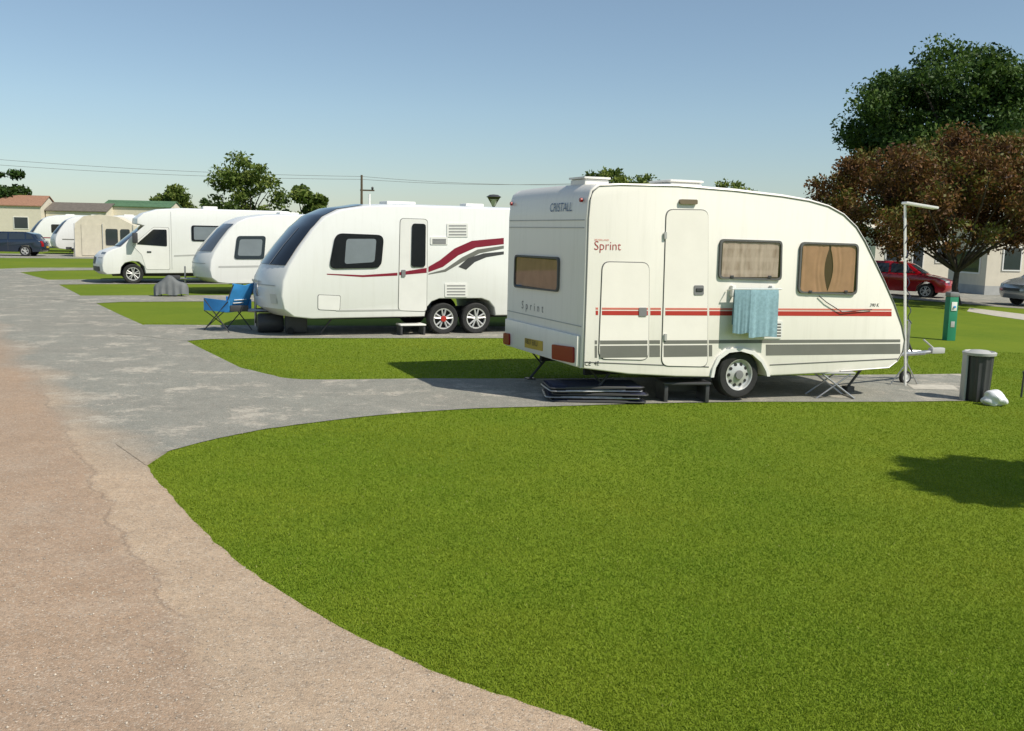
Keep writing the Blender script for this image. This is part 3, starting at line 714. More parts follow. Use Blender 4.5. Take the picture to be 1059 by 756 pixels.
# mast with aerial
pb = G(936, 399); mt = thing('aerial_mast', 'white mast with flat aerial at the front of the nearest caravan', 'aerial mast', pb)
zt_ = Zat(936, 212, pb.y).z-pb.z; et = Zat(968, 218, pb.y); sxm = Zat(936, 212, pb.y).x-pb.x
MB().tube([(0, 0, 0), (sxm, 0, zt_)], .018, 10).build('mast', 'whitep', mt)
MB().tube([(sxm*t/60+.022*math.cos(t*.8), .022*math.sin(t*.8), zt_*(.35+.6*t/60)) for t in range(60)], .007, 5).build('cable', 'navy', mt)
MB().box(sxm-.02, et.x-pb.x, -.10, .10, -.018, .018, .012, Matrix.Translation((0, 0, zt_)) @ Matrix.Rotation(R_(8), 4, 'Y')).build('aerial', 'whitep', mt)
MB().tube([(-.22, 0, 0.02), (0, 0, .35), (.22, .1, .02)], .012).build('foot', 'steel', mt)
# items on the ground
def lounger(i, label):
    b = G(615, 417); z = .01+i*.043
    t = thing('folded_chair', label, 'folding chair', (b.x+random.uniform(-.08, .08), b.y+random.uniform(-.04, .04)+.25, b.z+z), R_(4+random.uniform(-7, 7)), 'folded recliner chairs stacked beside the caravan')
    t.rotation_euler[1] = R_(random.uniform(-.8, .8))
    m = MB(); fr_ = rp([(-.58, -.3), (.58, -.3), (.58, .3), (-.58, .3)], .07, 4)
    m.tube([(u, v_, .013) for u, v_ in fr_], .010, 8, closed=True)
    m.tube([(-.4, -.3, .022), (.1, -.3, .028), (.35, -.3, .024)], .008).tube([(-.4, .3, .022), (.1, .3, .028), (.35, .3, .024)], .008).build('frame', 'steel' if i in (1, 3) else 'dgrey', t)
    P_ = []
    for a in range(9):
        P_.append([(-.56+1.12*a/8, -.28+.56*b_/8, .022-.004*math.sin(math.pi*b_/8)+.002*math.sin(a*2)) for b_ in range(9)])
    o = MB().grid(P_).build('fabric', 'navy' if i % 2 == 0 else 'taupe', t); o.modifiers.new('t', 'SOLIDIFY').thickness = .012
    MB().box(-.54, -.36, -.22, .22, .022, .036, .005).build('headrest', 'navy', t)
for i, nm in enumerate(('bottom', 'second from the bottom', 'middle', 'second from the top', 'top')):
    lounger(i, 'folded recliner chair, %s of the flat stack beside the caravan' % nm)
b = G(708, 417); stp = thing('plastic_step', 'dark grey plastic step below the caravan door', 'step', (b.x, b.y+.2, b.z), R_(10))
MB().box(-.31, .31, -.19, .19, .225, .26, .015).build('tread', 'dgrey', stp)
for sx_ in (-1, 1):
    MB().box(sx_*.27-.025, sx_*.27+.025, -.17, .17, .0, .225, .01).build('leg', 'dgrey', stp)
MB().box(-.24, .24, .1, .13, .1, .2, .005).build('brace', 'dgrey', stp)
b = G(862, 413); fs = thing('folding_stool', 'light grey metal folding stool with crossed legs under the front window', 'stool', (b.x, b.y+.18, b.z), R_(8))
for yy in (-.17, .17):
    MB().tube([(-.27, yy, .01), (.2, yy, .34)], .012).build('leg', 'steel', fs); MB().tube([(.27, yy, .01), (-.2, yy, .34)], .012).build('leg', 'steel', fs)
for xx in (-.27, .27): MB().tube([(xx, -.17, .01), (xx, .17, .01)], .012).build('foot_bar', 'steel', fs)
MB().box(-.26, .26, -.19, .19, .34, .365, .01).build('seat', 'lgrey', fs)
b = G(1013, 416); bn = thing('rubbish_bin', 'black bin with grey lid ring at the end of the gravel pitch', 'bin', (b.x, b.y+.12, b.z), R_(5))
BS = 1.12
m = MB(); n = 64; prof_b = [(.0, .125), (.05, .14), (.3, .15), (.58, .16)]
V_ = [[m.bm.verts.new((r*(1+.05*math.cos(j*12*2*math.pi/n))*math.cos(2*math.pi*j/n), r*(1+.05*math.cos(j*12*2*math.pi/n))*math.sin(2*math.pi*j/n), h)) for j in range(n)] for h, r in prof_b]
for A_, B_ in zip(V_, V_[1:]):
    for j in range(n): m.bm.faces.new((A_[j], A_[(j+1) % n], B_[(j+1) % n], B_[j]))
m.bm.faces.new(V_[0]); m.build('container', 'dgrey', bn)
MB().lathe([(.165, .565), (.19, .57), (.195, .60), (.17, .615), (.155, .60), (.155, .56)], (0, 0, 0), 'z', 30, caps=False).build('rim', 'lgrey', bn)
MB().lathe([(.15, .59), (.1, .625), (.001, .635)], (0, 0, 0), 'z', 24).build('lid', 'lgrey', bn)
MB().box(-.185, -.16, -.05, .05, 0, .6, .004).build('bin_frame', 'lgrey', bn)
bn.scale = (BS, BS, BS)
b = G(1022, 419); m = MB(); bmesh.ops.create_icosphere(m.bm, subdivisions=4, radius=.13)
for v_ in m.bm.verts:
    q = v_.co*9; k = 1+.22*math.sin(q.x*2.1+q.z)*math.cos(q.y*1.7)+.12*math.sin(q.z*4+q.x*3)+.07*math.sin(q.x*7+q.y*5)
    v_.co = Vector((v_.co.x*k*1.2, v_.co.y*k*.9, max(v_.co.z*k*.85+.085, 0)))
bg_ = m.build('carrier_bag', 'bag', smooth=False); bg_.location = (b.x+.05, b.y-.02, b.z+.005); tag(bg_, 'crumpled white plastic bag at the foot of the black bin', 'bag')
b = G(1056, 411); po = thing('marker_post', 'thin dark stake in the lawn at the right edge of the photo', 'post', b)
MB().tube([(0, 0, 0), (.01, 0, .36)], .014).build('stake', 'dgrey', po); MB().lathe([(.02, .34), (.025, .37), (.001, .39)], (.01, 0, 0), 'z', 10).build('cap', 'dgrey', po)
b = G(981, 352); gp = thing('service_post', 'green power hook up post with small pale panels on the lawn', 'hook-up post', b, R_(12))
H_ = Zat(985, 302, b.y).z-b.z
MB().box(-.11, .11, -.09, .09, 0, H_*.90, .012).build('post', 'teal', gp); MB().box(-.12, .12, -.10, .10, H_*.90, H_, .03).build('cap', 'mgrey', gp)
MB().box(-.07, .07, -.105, -.09, H_*.62, H_*.80, .004).build('socket_panel', 'whitep', gp); MB().box(-.05, .05, -.1, -.09, H_*.28, H_*.40, .004).build('notice', 'lgrey', gp)
MB().lathe([(.025, -.135), (.025, -.105)], (0, 0, H_*.70), 'y', 12).build('plug', 'blue', gp)
# ================================================================== OTHER CARAVANS
def tourer(label, O, alpha, L=5.8, W=2.3, H=2.6, axles=(3.0,), front='wind', bulge=.34, group=None, stripe='grey', paint='white', r=.31, wst='holes', winmat='blackgl', simple=False, dl=1.35, hub=None):
    fr = Fr(O, alpha); t = thing('caravan', label, 'caravan', fr.O, fr.a, group); k = H/2.6
    pr = [(.55, .36), (.22, .40), (.04, .55), (0, .8), (.03, 1.1), (.14, 1.38), (.36, 1.75), (.60, 2.1), (.82, 2.33), (1.1, 2.47), (1.6, 2.56), (2.4, 2.6), (L-1, 2.6), (L-.25, 2.52), (L-.06, 2.4), (L, 2.1), (L, 1.2), (L-.03, .5), (L-.1, .38)]
    a0, a1 = min(axles)-.40, max(axles)+.40
    ar = [(a1, .38), (a1-.03, .55), (a1-.14, .68), (a1-.3, .74), (a0+.3, .74), (a0+.14, .68), (a0+.03, .55), (a0, .38)]
    full = [(x_, z_*k) for x_, z_ in pr+ar]
    s = Shell(full, W, bulge, .1, Lf=1.5, Lr=.6, camber=.05)
    s.build('body', paint, t)
    if front == 'sun':
        path = full[5:11]
        vf = lambda q: (-.93+.30*max(0, q-.45), .93-.30*max(0, q-.45))
        s.patch('front_window', 'blackgl', t, path, 0, 0, vf=vf)
        for a_, b_ in ((-.5, -.47), (.47, .5)): s.patch('window_divider', 'mgrey', t, [full[5], full[6], full[7]], a_, b_, off=.02, nv=2)
    else:
        pth = [(full[5][0], full[5][1]), full[6], full[7], (full[7][0]*.3+full[8][0]*.7, full[7][1]*.3+full[8][1]*.7)]
        for a_, b_ in ((-.92, -.32), (-.29, .29), (.32, .92)): s.patch('front_window', front, t, pth, a_, b_, off=.014, nv=6)
    s.patch('front_locker_seam', 'lgrey', t, [(.012, .98*k), (.0145, 1.0*k)], -.85, .85, off=.008, nv=10)
    for i_, a in enumerate(axles):
        wheel(t, a, .13, r, .2, wst, -1, hub=hub if i_ == 0 else None); wheel(t, a, W-.13, r, .2, wst, 1)
    MB().box(.6, L-.3, .4, W-.4, .3, .42).build('chassis', 'under', t)
    MB().tube([(.6, .5, .42), (-dl+.35, W/2-.03, .42)], .035, 6).tube([(.6, W-.5, .42), (-dl+.35, W/2+.03, .42)], .035, 6).build('draw_bar', 'steel', t)
    MB().box(-dl, -dl+.35, W/2-.05, W/2+.05, .4, .52, .02).build('hitch_head', 'dgrey', t)
    MB().tube([(-dl+.5, W/2+.1, .1), (-dl+.5, W/2+.1, .8)], .024).build('jockey_post', 'steel', t)
    MB().box(2.2, 2.8, .8, 1.4, 2.6*k, 2.70*k, .03).build('roof_vent', 'whitep', t); MB().box(3.9, 4.3, .9, 1.3, 2.6*k, 2.71*k, .03).build('roof_vent', 'whitep', t)
    for u_ in (.75, L-.5):
        MB().tube([(u_+.3, .3, .4), (u_, .3, .02)], .018).build('corner_steady', 'dgrey', t)
    if simple:
        for (a, b) in ((1.25, 2.1), (4.2, 5.0)):
            MB().prism(rect(a, b, 1.35*k, 1.95*k, .08), near, 0, .02).build('window', winmat, t)
        panel(t, 'door', rect(2.3, 2.85, .45, 2.2*k, .08), near, 'whitep')
        MB().prism([(.4, .95), (L-.1, .95), (L-.1, 1.02), (.4, 1.02)], near, .0, .004).build('stripe', stripe, t)
    return t, fr, s
A2 = G(459, 346); al = 23; d2 = Vector((math.cos(R_(al)), math.sin(R_(al))))
O2 = (A2.x-d2.x*3.15, A2.y-d2.y*3.15)
T2, FB, SB = tourer('white twin axle caravan with black wraparound front window and maroon swoosh', O2, al, L=7.1, H=2.5, axles=(3.15, 3.84), front='sun', wst='spoke', bulge=.34, dl=.80, hub='red')
S2 = FB.S
q2 = lambda pts, r=.05: rp([S2(*p) for p in pts], r)
wq = q2([(347, 241), (397, 243), (394, 277), (340, 278)], .14)
wn = MB().prism(wq, near, 0, .022).build('window', 'blackgl', T2)
MB().prism(q2([(358, 247), (389, 247), (387, 271), (356, 273)], .06), near, .022, .024).build('blind', 'windl', wn)
dr = panel(T2, 'door', q2([(414, 226), (442, 227), (441, 322), (412, 321)], .08), near, 'whitep')
MB().prism(q2([(426, 231), (440, 231.5), (439.5, 276), (425, 276)], .06), near, .01, .03).build('door_window', 'blackgl', dr)
MB().prism(q2([(415, 279), (419, 279), (419, 286), (415, 286)], .01), near, .01, .03).build('handle', 'mgrey', dr)
for (x0, x1, y0, y1) in ((462, 484, 231, 245), (445, 463, 245, 253), (460, 483, 293, 307)):
    vv = MB().prism(q2([(x0, y0), (x1, y0), (x1, y1), (x0, y1)], .02), near, 0, .012).build('vent', 'whitep', T2)
    for k in range(4):
        yy = y0+2+(y1-y0-3)*k/3.6; MB().prism([S2(x0+2, yy), S2(x1-2, yy), S2(x1-2, yy+1.1), S2(x0+2, yy+1.1)], near, .012, .015).build('vent_slot', 'mgrey', vv)
panel(T2, 'locker_door', q2([(329, 305), (352, 306), (351, 321), (329, 320)], .04), near, 'whitep')
def swoosh(pts_t, pts_b, mat, o):
    m = MB(); n = len(pts_t)
    for i in range(n-1):
        m.prism([S2(*pts_t[i]), S2(*pts_t[i+1]), S2(*pts_b[i+1]), S2(*pts_b[i])], near, o, o+.002)
    return m.build('swoosh_stripe', mat, T2, smooth=False)
swoosh([(338, 283), (375, 284.5), (411, 282)], [(338, 284), (375, 286.5), (411, 285)], 'maroon', .001)
swoosh([(413, 281.5), (441, 277)], [(413, 284.5), (441, 282)], 'maroon', .012)
swoosh([(443, 276), (455, 269), (470, 257), (488, 249), (521, 246)], [(443, 281.5), (458, 276), (474, 264), (492, 256), (521, 252.5)], 'maroon', .001)
swoosh([(443, 283), (460, 278.5), (478, 266), (494, 258), (521, 254)], [(443, 284), (461, 281), (480, 270), (496, 262), (521, 257)], 'grey', .001)
swoosh([(474, 276), (484, 267), (500, 262), (521, 260)], [(482, 279), (491, 271), (503, 266), (521, 263)], 'dgrey', .0015)
for a_, b_ in ((1.0, 2.5), (4.5, 7.0)): MB().prism([(a_, .48), (b_, .48), (b_, .51), (a_, .51)], near, 0, .006).build('skirt_line', 'lgrey', T2)
SB.patch('front_emblem', 'steel', T2, [(.0025, .98), (.006, 1.02)], -.35, .35, off=.012, nv=6)
m = MB(); c_ = SB.pos(.003, .85, -.3)
m.tube([(c_.x-.02, c_.y+.12*math.cos(a*.3), c_.z+.12*math.sin(a*.3)) for a in range(21)], .012, 5, closed=True).build('front_emblem', 'steel', T2)
for vv in (-.82, .82):
    SB.patch('front_lamp', 'clear', T2, [(0.02, .62), (.0, .8)], vv-.07, vv+.07, off=.012, nv=3)
MB().tube([(1.9, 1.0, 2.5), (1.9, 1.0, 2.72)], .02).build('aerial', 'whitep', T2)
b = G(424, 347); ws = thing('caravan_step', 'white step below the door of the twin axle caravan', 'step', (b.x, b.y+.15, b.z), R_(23))
MB().box(-.26, .26, -.17, .17, .19, .22, .01).build('tread', 'whitep', ws)
for sx_ in (-1, 1): MB().box(sx_*.23-.02, sx_*.23+.02, -.15, .15, 0, .19, .005).build('leg', 'dgrey', ws)
# blue folding camp chair
b = G(234, 343); ch = thing('camp_chair', 'bright blue fabric folding camp chair at the nose of the twin axle caravan', 'folding chair', (b.x, b.y+.2, b.z), R_(-28))
def sheetmesh(name, fn, mat, nu=10, nv=10, th=.01):
    o = MB().grid([[fn(i/nu, j/nv) for j in range(nv+1)] for i in range(nu+1)]).build(name, mat, ch, ang=1.2); o.modifiers.new('t', 'SOLIDIFY').thickness = th; return o
bk = sheetmesh('backrest', lambda s_, t: (.16+.24*s_+.03*math.sin(math.pi*t), -.29+.58*t, .40+.50*s_+.05*(s_ > .9)*abs(2*t-1)), 'blue')
sheetmesh('seat', lambda s_, t: (-.34+.52*s_, -.27+.54*t, .43-.03*s_-.05*math.sin(math.pi*t)*math.sin(math.pi*s_)), 'blue')
for sg in (-1, 1):
    sheetmesh('armrest', lambda s_, t: (-.36+.66*s_, sg*(.30+.02*math.sin(3*s_)), .40+.24*t*(1-.1*s_)), 'blue', 8, 4)
    MB().tube([(-.36, sg*.31, .01), (.28, sg*.31, .60)], .011, 6).build('leg', 'dgrey', ch)
    MB().tube([(.30, sg*.31, .01), (-.34, sg*.31, .62)], .011, 6).build('leg', 'dgrey', ch)
    MB().tube([(.14, sg*.30, .38), (.41, sg*.29, .93)], .011, 6).build('back_pole', 'dgrey', ch)
MB().tube([(-.36, -.31, .02), (-.34, .31, .4)], .009, 6).tube([(-.36, .31, .02), (-.34, -.31, .4)], .009, 6).build('cross_brace', 'dgrey', ch)
for k_, zz_ in enumerate((.62, .56)):
    s0 = (zz_-.40)/.50; MB().tube([(.16+.24*s0+.03*math.sin(math.pi*t)+.012, -.29+.58*t, zz_) for t in (.22, .35, .5, .65, .78-.1*k_)], .009, 5).build('printed_line', 'whitep', bk)
def cover(px, py, h, w_, label, mat, ridge_pts, hem=.22, seed=1):
    b = G(px, py); t = thing('hitch_cover', label, 'hitch cover', (b.x, b.y+.25, b.z), R_(20))
    us = np.linspace(-1, 1, 33); rz_ = np.interp(us, [p[0] for p in ridge_pts], [p[1] for p in ridge_pts])
    rz_ = np.convolve(np.pad(rz_, 2, 'edge'), np.ones(5)/5, 'valid'); P_ = []; nv = 24
    for u, rz1 in zip(us, rz_):
        row = []; end = max(0, (abs(u)-.86)/.14)
        hw = (.20*w_+.05)*(1-.5*end); top = h*rz1*(1-.18*end**2)
        hm = hem*h*(1+.35*math.sin(u*6+seed))
        for j in range(nv+1):
            v = -1+2*j/nv; a = abs(v)
            if a < .35: yy = v/.35*hw*.55; z = top-.03*h*(a/.35)**2
            else:
                q = (a-.35)/.65; yy = math.copysign(hw*(.55+.45*q**.6)+.025*math.sin(u*16+seed)*q, v); z = (top-.03*h)*(1-q)+hm*q
            row.append((u*.5*w_, yy, max(z, .01)))
        P_.append(row)
    o = MB().grid(P_).build('cover', mat, t, ang=1.0); o.modifiers.new('t', 'SOLIDIFY').thickness = .01
    for xx in (-.3*w_, .3*w_): MB().tube([(xx, -.12, 0), (xx*.8, -.08, h*.4)], .015).build('prop', 'dgrey', t)
b = G(277, 345); wc_ = thing('water_carrier', 'dark water barrel lying beneath the nose of the twin axle caravan', 'water barrel', (b.x, b.y+.2, b.z), R_(20))
MB().lathe([(.02, -.25), (.17, -.24), (.19, -.2), (.19, .2), (.17, .24), (.02, .25)], (0, 0, .19), 'x', 20).build('barrel', 'dgrey', wc_); MB().tube([(-.28, 0, .19), (-.28, -.1, .42), (.28, -.1, .42), (.28, 0, .19)], .012).build('handle', 'dgrey', wc_)
b = G(303, 346); wb = thing('waste_container', 'black wheeled waste container beside the water barrel', 'waste container', (b.x, b.y+.2, b.z), R_(15))
MB().box(-.2, .22, -.2, .2, .03, .36, .05).build('tank', 'dgrey', wb); MB().lathe([(.07, -.23), (.07, -.2)], (-.1, 0, .07), 'y', 14).build('wheel', 'black', wb)
T3, FC, SCC = tourer('white caravan with grey front windows between the motorhome and the twin axle caravan', tuple(G(218, 305))[:2], 24, L=6.2, H=2.42, axles=(3.1,), front='windm', bulge=.4, dl=1.1)
q3 = rp([FC.S(*p) for p in ((245, 244), (275, 244), (273, 268), (242, 268))], .1)
w3 = MB().prism(q3, near, 0, .02).build('window', 'wind', T3); MB().prism(scale_poly(q3, .1), near, .02, .022).build('blind', 'windl', w3)
MB().prism([FC.S(*p) for p in ((226, 275), (300, 274), (300, 276), (226, 277))], near, 0, .004).build('stripe', 'lgrey', T3)
panel(T3, 'door', rect(3.6, 4.2, .45, 2.2, .08), near, 'whitep')
cover(174, 307, .62, .95, 'dull grey cover over the hitch of the white caravan next to the motorhome', 'gcover', [(-1, .5), (-.5, .75), (-.2, 1.0), (.1, .95), (.4, .7), (.8, .65), (1, .5)], hem=.1, seed=4)
# motorhome
AM = G(138, 293.5); am = 24; dm = Vector((math.cos(R_(am)), math.sin(R_(am))))
FM = Fr((AM.x-dm.x*.95, AM.y-dm.y*.95), am)
TM = thing('motorhome', 'white motorhome with cab and overcab pod, parked past the white caravans', 'motorhome', FM.O, FM.a)
mp_ = [(.12, .32), (.0, .42), (-.02, .62), (.03, .92), (.16, 1.08), (.36, 1.18), (.60, 1.26), (1.0, 1.66), (1.36, 2.0), (1.12, 2.06), (1.14, 2.24), (1.35, 2.42), (1.8, 2.56), (2.6, 2.62), (6.3, 2.62), (6.45, 2.56), (6.5, .4)]
ma = [(5.2, .4), (5.16, .62), (4.98, .76), (4.72, .76), (4.54, .62), (4.5, .4), (1.36, .36), (1.32, .6), (1.15, .76), (.92, .78), (.7, .72), (.58, .58), (.54, .34)]
sm = Shell(mp_+ma, 2.2, .28, .05, Lf=1.8, camber=.03); sm.build('body', 'white', TM)
sm.patch('windscreen', 'blackgl', TM, [(.62, 1.29), (1.0, 1.66), (1.33, 1.97)], -.93, .93, off=.014)
sm.patch('grille', 'dgrey', TM, [(-.01, .66), (.03, .90)], -.5, .5, off=.014); sm.patch('bumper', 'dgrey', TM, [(.0, .42), (-.01, .58)], -.85, .85, off=.015)
for vv in (-.82, .82): sm.patch('headlight', 'windl', TM, [(.025, .86), (.16, 1.07)], vv-.13, vv+.13, off=.016, nv=4)
cd = panel(TM, 'cab_door', rp([(1.38, .5), (2.15, .5), (2.15, 1.95), (1.65, 1.95), (.95, 1.32), (1.25, 1.0)], .06), near, 'whitep')
MB().prism(rp([(1.08, 1.36), (2.08, 1.30), (2.08, 1.88), (1.64, 1.88)], .05), near, .01, .02).build('door_window', 'blackgl', cd)
MB().box(1.42, 1.56, -.03, -.01, 1.08, 1.13, .005).build('handle', 'dgrey', cd)
MB().box(.95, 1.12, -.30, -.05, 1.4, 1.75, .03).build('mirror', 'dgrey', TM)
for (a, b_, c1_, c2_) in ((2.9, 3.9, 1.5, 2.05), (4.4, 5.2, 1.45, 2.05)):
    w_ = MB().prism(rect(a, b_, c1_, c2_, .08), near, 0, .02).build('window', 'blackgl', TM)
    MB().prism(rect(a+.08, b_-.08, c1_+.05, c2_-.05, .05), near, .02, .022).build('blind', 'windl', w_)
wheel(TM, .95, .12, .34, .2, 'spoke', -1); wheel(TM, .95, 2.08, .34, .2, 'spoke', 1); wheel(TM, 4.85, .12, .34, .2, 'spoke', -1); wheel(TM, 4.85, 2.08, .34, .2, 'spoke', 1)
MB().box(.3, 6.2, .35, 1.85, .25, .38).build('chassis', 'under', TM)
MB().prism([(2.3, .95), (6.4, 1.15), (6.4, 1.2), (2.3, 1.0)], near, 0, .004).build('stripe', 'lgrey', TM)
MB().prism([(2.22, .5), (2.235, .5), (2.235, 2.5), (2.22, 2.5)], near, 0, .004).build('body_seam', 'lgrey', TM)
MB().box(3.4, 3.9, .8, 1.3, 2.6, 2.74, .03).build('roof_vent', 'whitep', TM)
# awning + far caravans
b = G(112, 266)
aw = thing('awning', 'cream fabric caravan awning with dark window panels left of the motorhome', 'awning', b, R_(14))
P_ = []
for yy in np.linspace(0, 2.4, 7):
    sag = .07*math.sin(math.pi*yy/2.4)
    P_.append([(u, yy, z-(sag if 0 < k < 7 else 0)) for k, (u, z) in enumerate([(-2.0, 0), (-1.92, 1.2), (-1.85, 2.05), (-1.35, 2.5), (-.4, 2.62), (.6, 2.5), (1.45, 2.05), (1.5, 1.1), (1.58, 0)])])
MB().grid(P_).flat([(-2.0, 0), (-1.92, 1.2), (-1.85, 2.05), (-1.35, 2.5), (-.4, 2.62), (.6, 2.5), (1.45, 2.05), (1.5, 1.1), (1.58, 0)], lambda u, v_, o: (u, o, v_), 0).build('canvas', 'awn', aw)
for (a, c_) in ((-.1, .6), (.75, 1.3)): MB().prism(rect(a, c_, .75, 1.75, .1), lambda u, v_, o: (u, -o, v_), .01, .03).build('window_panel', 'wind', aw)
MB().prism([(-1.5, .1), (-.35, .1), (-.35, 2.0), (-1.5, 2.0)], lambda u, v_, o: (u, -o, v_), .01, .03).build('door_panel', 'awn', aw)
for xx in (-1.9, -.28, 1.5): MB().tube([(xx, -.03, 0), (xx, -.03, 2.05)], .025).build('pole', 'lgrey', aw)
tourer('white caravan with dark front windows attached behind the cream awning', tuple(G(92, 264.5))[:2], 24, L=5.4, H=2.6, axles=(2.8,), bulge=.35, simple=True, front='wind')
tourer('far white caravan just left of the cream awning', tuple(G(58, 263))[:2], 24, L=5.4, H=2.55, axles=(2.8,), bulge=.35, simple=True, front='blackgl')
tourer('farthest white caravan beside the dark blue car', tuple(G(34, 260))[:2], 24, L=5.4, H=2.6, axles=(2.8,), bulge=.35, simple=True, front='blackgl', stripe='maroon')
# ================================================================== CARS
def car(label, x, y, rz, paint, suv=1.0, group='parked cars'):
    L, W = 4.2, 1.76; h = suv
    t = thing('parked_car', label, 'car', (x, y, gz(x)), rz, group)
    lo_ = [(.12, .25), (.0, .4), (-.02, .55), (.05, .72), (.35, .84), (.95, .95), (3.9, 1.0), (4.1, .95), (L, .75), (L, .45), (L-.1, .28)]
    ar = [(3.72, .26), (3.68, .48), (3.52, .64), (3.3, .68), (3.08, .62), (2.94, .48), (2.9, .26), (1.2, .26), (1.16, .48), (1.0, .64), (.78, .68), (.56, .62), (.44, .48), (.4, .26)]
    s = Shell([(a, b*h) for a, b in lo_+ar], W, .22, .15, Lf=.7, Lr=.6); s.build('body', paint, t)
    up = [(.9, .93), (1.55, 1.35), (1.9, 1.46), (3.3, 1.46), (3.75, 1.35), (4.02, .97)]
    tp = lambda z: .04+.2*max(0, (z/h-.93))/.5
    s2 = Shell([(a, b*h) for a, b in up], W, .12, .08, Lf=.9, Lr=.6, taper=tp); s2.build('roof', paint, t, bev=.03)
    s2.patch('windscreen', 'wind', t, [(1.0, 1.0*h), (1.5, 1.32*h)], -.9, .9, off=.01); s2.patch('rear_window', 'wind', t, [(3.8, 1.32*h), (3.97, 1.04*h)], -.85, .85, off=.01)
    for side in (0, 1):
        mp2 = (lambda u, z, o: (u, tp(z)-o, z)) if side == 0 else (lambda u, z, o: (u, W-tp(z)+o, z))
        for q in ([(1.25, 1.0), (2.3, 1.0), (2.3, 1.38), (1.72, 1.36)], [(2.4, 1.0), (3.3, 1.02), (3.25, 1.37), (2.4, 1.38)], [(3.38, 1.03), (3.8, 1.05), (3.62, 1.3), (3.34, 1.36)]):
            MB().prism(rp([(a, b*h) for a, b in q], .03), mp2, -.005, .008).build('window', 'wind', t)
        yy = -.1 if side == 0 else W+.02
        MB().box(1.35, 1.5, yy, yy+.08, .98*h, 1.1*h, .02).build('mirror', paint, t)
        o_ = -1 if side == 0 else 1
        for xw in (.8, 3.3): wheel(t, xw, .11 if side == 0 else W-.11, .32, .2, 'spoke', o_)
        MB().box(2.35, 2.358, (-.004 if side == 0 else W), (0 if side == 0 else W+.004), .35, .98*h).build('door_seam', 'seam', t)
    for vv in (-.78, .78):
        s.patch('headlight', 'clear', t, [(.03, .66*h), (.05, .72*h), (.3, .82*h)], vv-.16, vv+.16, off=.012, nv=4); s.patch('tail_light', 'lens', t, [(4.12, .93*h), (L, .75*h), (L, .6*h)], vv-.14, vv+.14, off=.012, nv=4)
    s.patch('number_plate', 'plate', t, [(L, .62*h), (L, .5*h)], -.28, .28, off=.015, nv=4); s.patch('bumper', 'dgrey', t, [(L, .44*h), (L-.04, .36*h)], -.8, .8, off=.012); s.patch('grille', 'dgrey', t, [(-.015, .5*h), (-.01, .6*h)], -.5, .5, off=.012)
    return t
p = Zat(983, 300, 42); car('red hatchback parked behind the copper leaved tree', p.x+.7, 43.5, R_(148), 'carred', 1.08)
p = Zat(1028, 300, 40); car('silver car parked at the right edge of the photo', p.x+.5, 38.0, R_(14), 'silver', 1.2)
p = G(-35, 264); car('dark blue car parked at the left edge of the photo', p.x, p.y, R_(10), 'carblue', 1.0)
# ================================================================== HOLIDAY HOMES
def home(name, label, cat, x, y, rz, L, Wd, eave, ridge, wall, roof, wins, group=None, end=True):
    t = thing(name, label, cat, (x, y, gz(x)), rz, group)
    MB().box(0, L, 0, Wd, .0, .45).build('skirt', 'lgrey', t)
    m = MB(); m.prism([(-.0, .45), (Wd, .45), (Wd, eave), (Wd/2, ridge-.06), (0, eave)], lambda u, v_, o: (o, u, v_), 0.003, L-.003); m.build('wall', wall, t, smooth=False)
    m = MB(); e = .15; sl_ = (ridge-eave)/(Wd/2)
    m.prism([(-e, eave-e*sl_), (Wd/2, ridge), (Wd+e, eave-e*sl_), (Wd+e, eave-e*sl_+.08), (Wd/2, ridge+.08), (-e, eave-e*sl_+.08)], lambda u, v_, o: (o, u, v_), -.1, L+.1); m.build('roof', roof, t, smooth=False)
    for (a, b_, c_, d_) in wins:
        w_ = MB().ring([(a, c_), (b_, c_), (b_, d_), (a, d_)], [(a+.06, c_+.06), (b_-.06, c_+.06), (b_-.06, d_-.06), (a+.06, d_-.06)], near, 0, .04).build('window', 'whitep', t)
        MB().prism([(a+.05, c_+.05), (b_-.05, c_+.05), (b_-.05, d_-.05), (a+.05, d_-.05)], near, .005, .02).build('pane', 'wind', w_)
    if end:
        ep = lambda u, v_, o: (-o, u, v_)
        w_ = MB().ring([(.5, 1.0), (Wd-.5, 1.0), (Wd-.5, 2.2), (.5, 2.2)], [(.58, 1.08), (Wd-.58, 1.08), (Wd-.58, 2.12), (.58, 2.12)], ep, 0, .04).build('window', 'whitep', t)
        MB().prism([(.56, 1.06), (Wd-.56, 1.06), (Wd-.56, 2.14), (.56, 2.14)], ep, .005, .02).build('pane', 'wind', w_)
    return t
HG = 'static holiday homes'
p = Zat(903, 290, 56); home('holiday_home', 'white static holiday home behind the red car', 'holiday home', p.x, 56, R_(4), 6.3, 3.4, 3.1, 3.35, 'wallw', 'wallw', [(.6, 1.6, 1.3, 2.3), (2.2, 2.9, .6, 2.5), (3.6, 4.4, 1.3, 2.3), (4.9, 5.8, 1.1, 2.5)], HG)
p = Zat(1019, 290, 48); home('holiday_home', 'cream static holiday home behind the silver car', 'holiday home', p.x, 48, R_(6), 9.5, 3.4, 3.1, 3.35, 'wallc', 'wallw', [(.8, 1.8, 1.2, 2.4), (3, 4.2, 1.3, 2.3)], HG)
p = Zat(-30, 240, 96); home('chalet', 'pale chalet with brown tiled roof at the far left', 'chalet', p.x, 96, R_(8), 6.6, 5.0, 3.7, 4.7, 'wallc', 'roofo', [(1, 2.4, 1.4, 2.6), (4, 5.4, 1.4, 2.6)], HG)
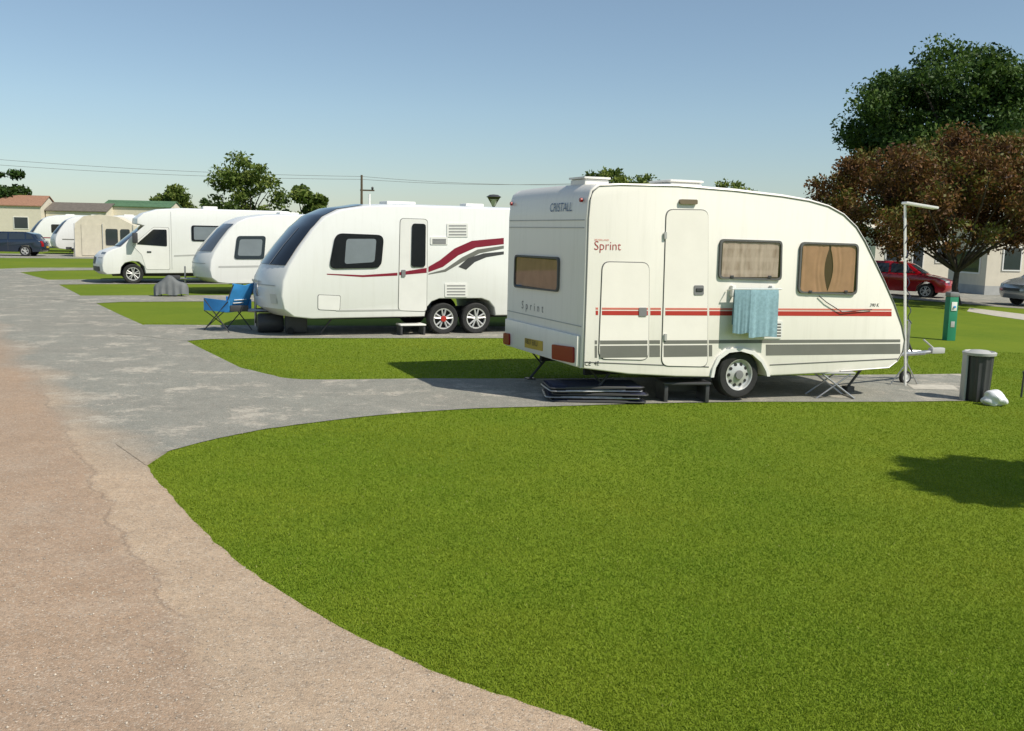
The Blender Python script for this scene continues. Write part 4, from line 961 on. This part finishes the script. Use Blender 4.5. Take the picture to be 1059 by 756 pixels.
p = Zat(107, 240, 100); home('building', 'low building with green roof behind the motorhome', 'building', p.x, 100, R_(3), 6.8, 4, 3.9, 4.5, 'wallc', 'roofg', [(1, 2.2, 1.2, 2.2), (4, 5.2, 1.2, 2.2)])
p = Zat(48, 240, 98); home('holiday_home', 'brown roofed static home between the chalet and the green roofed building', 'holiday home', p.x, 98, R_(2), 6.0, 4, 3.3, 4.1, 'wallc', 'roofd', [(1, 2.2, 1.2, 2.2)], HG)
p = Zat(180, 240, 104); home('holiday_home', 'grey roofed static home seen above the motorhome roof', 'holiday home', p.x, 104, R_(2), 7.5, 4, 3.2, 3.9, 'wallw', 'roofd', [(1, 2.2, 1.2, 2.2)], HG)
# ================================================================== POLE, WIRES, LAMP
p = Zat(374, 208, 100); top = Zat(375, 181, 100)
up_ = thing('utility_pole', 'wooden utility pole with crossarm above the twin axle caravan', 'utility pole', (p.x, 100, gz(p.x)))
MB().tube([(0, 0, 0), (0, 0, top.z)], [.16, .11], 8).build('pole', 'wood', up_); MB().box(-.15, 1.3, -.06, .06, top.z-1.6, top.z-1.45).build('crossarm', 'wood', up_)
MB().lathe([(.1, 0), (.13, .2), (.06, .3)], (1.1, 0, top.z-1.45), 'z', 8).build('insulator', 'dgrey', up_)
for k, (ya, yb, yc) in enumerate(((163, 182.5, 189), (169, 185.5, 187))):
    a = Zat(-60, ya-3, 100); b = Zat(375, yb, 100); c = Zat(640, yc+1, 100); pts = []
    for q0, q1 in ((a, b), (b, c)):
        for i in range(16):
            t = i/15; q = q0.lerp(q1, t); q.z -= 1.0*4*t*(1-t)*.4; pts.append(q)
    o = MB().tube(pts[:16]+pts[17:], .018, 5).build('overhead_cable', 'mgrey'); tag(o, ('upper' if k == 0 else 'lower')+' overhead cable running from the utility pole across the sky', 'cable', 'overhead cables')
p = Zat(510, 240, 46); zl = Zat(510, 201, 46).z
lp = thing('street_lamp', 'park lamp with bowl shaped head behind the twin axle caravan', 'lamp', (p.x, 46, 0))
MB().tube([(0, 0, 0), (0, 0, zl-.55)], [.06, .04], 10).build('post', 'dgrey', lp)
MB().lathe([(.05, zl-.6), (.12, zl-.45), (.3, zl-.15), (.36, zl-.12), (.2, zl-.02), (.001, zl)], (0, 0, 0), 'z', 20).build('lamp_head', 'dgrey', lp)
MB().lathe([(.06, zl-.52), (.2, zl-.26), (.24, zl-.2)], (0, -.02, -.03), 'z', 16).build('diffuser', 'clear', lp)
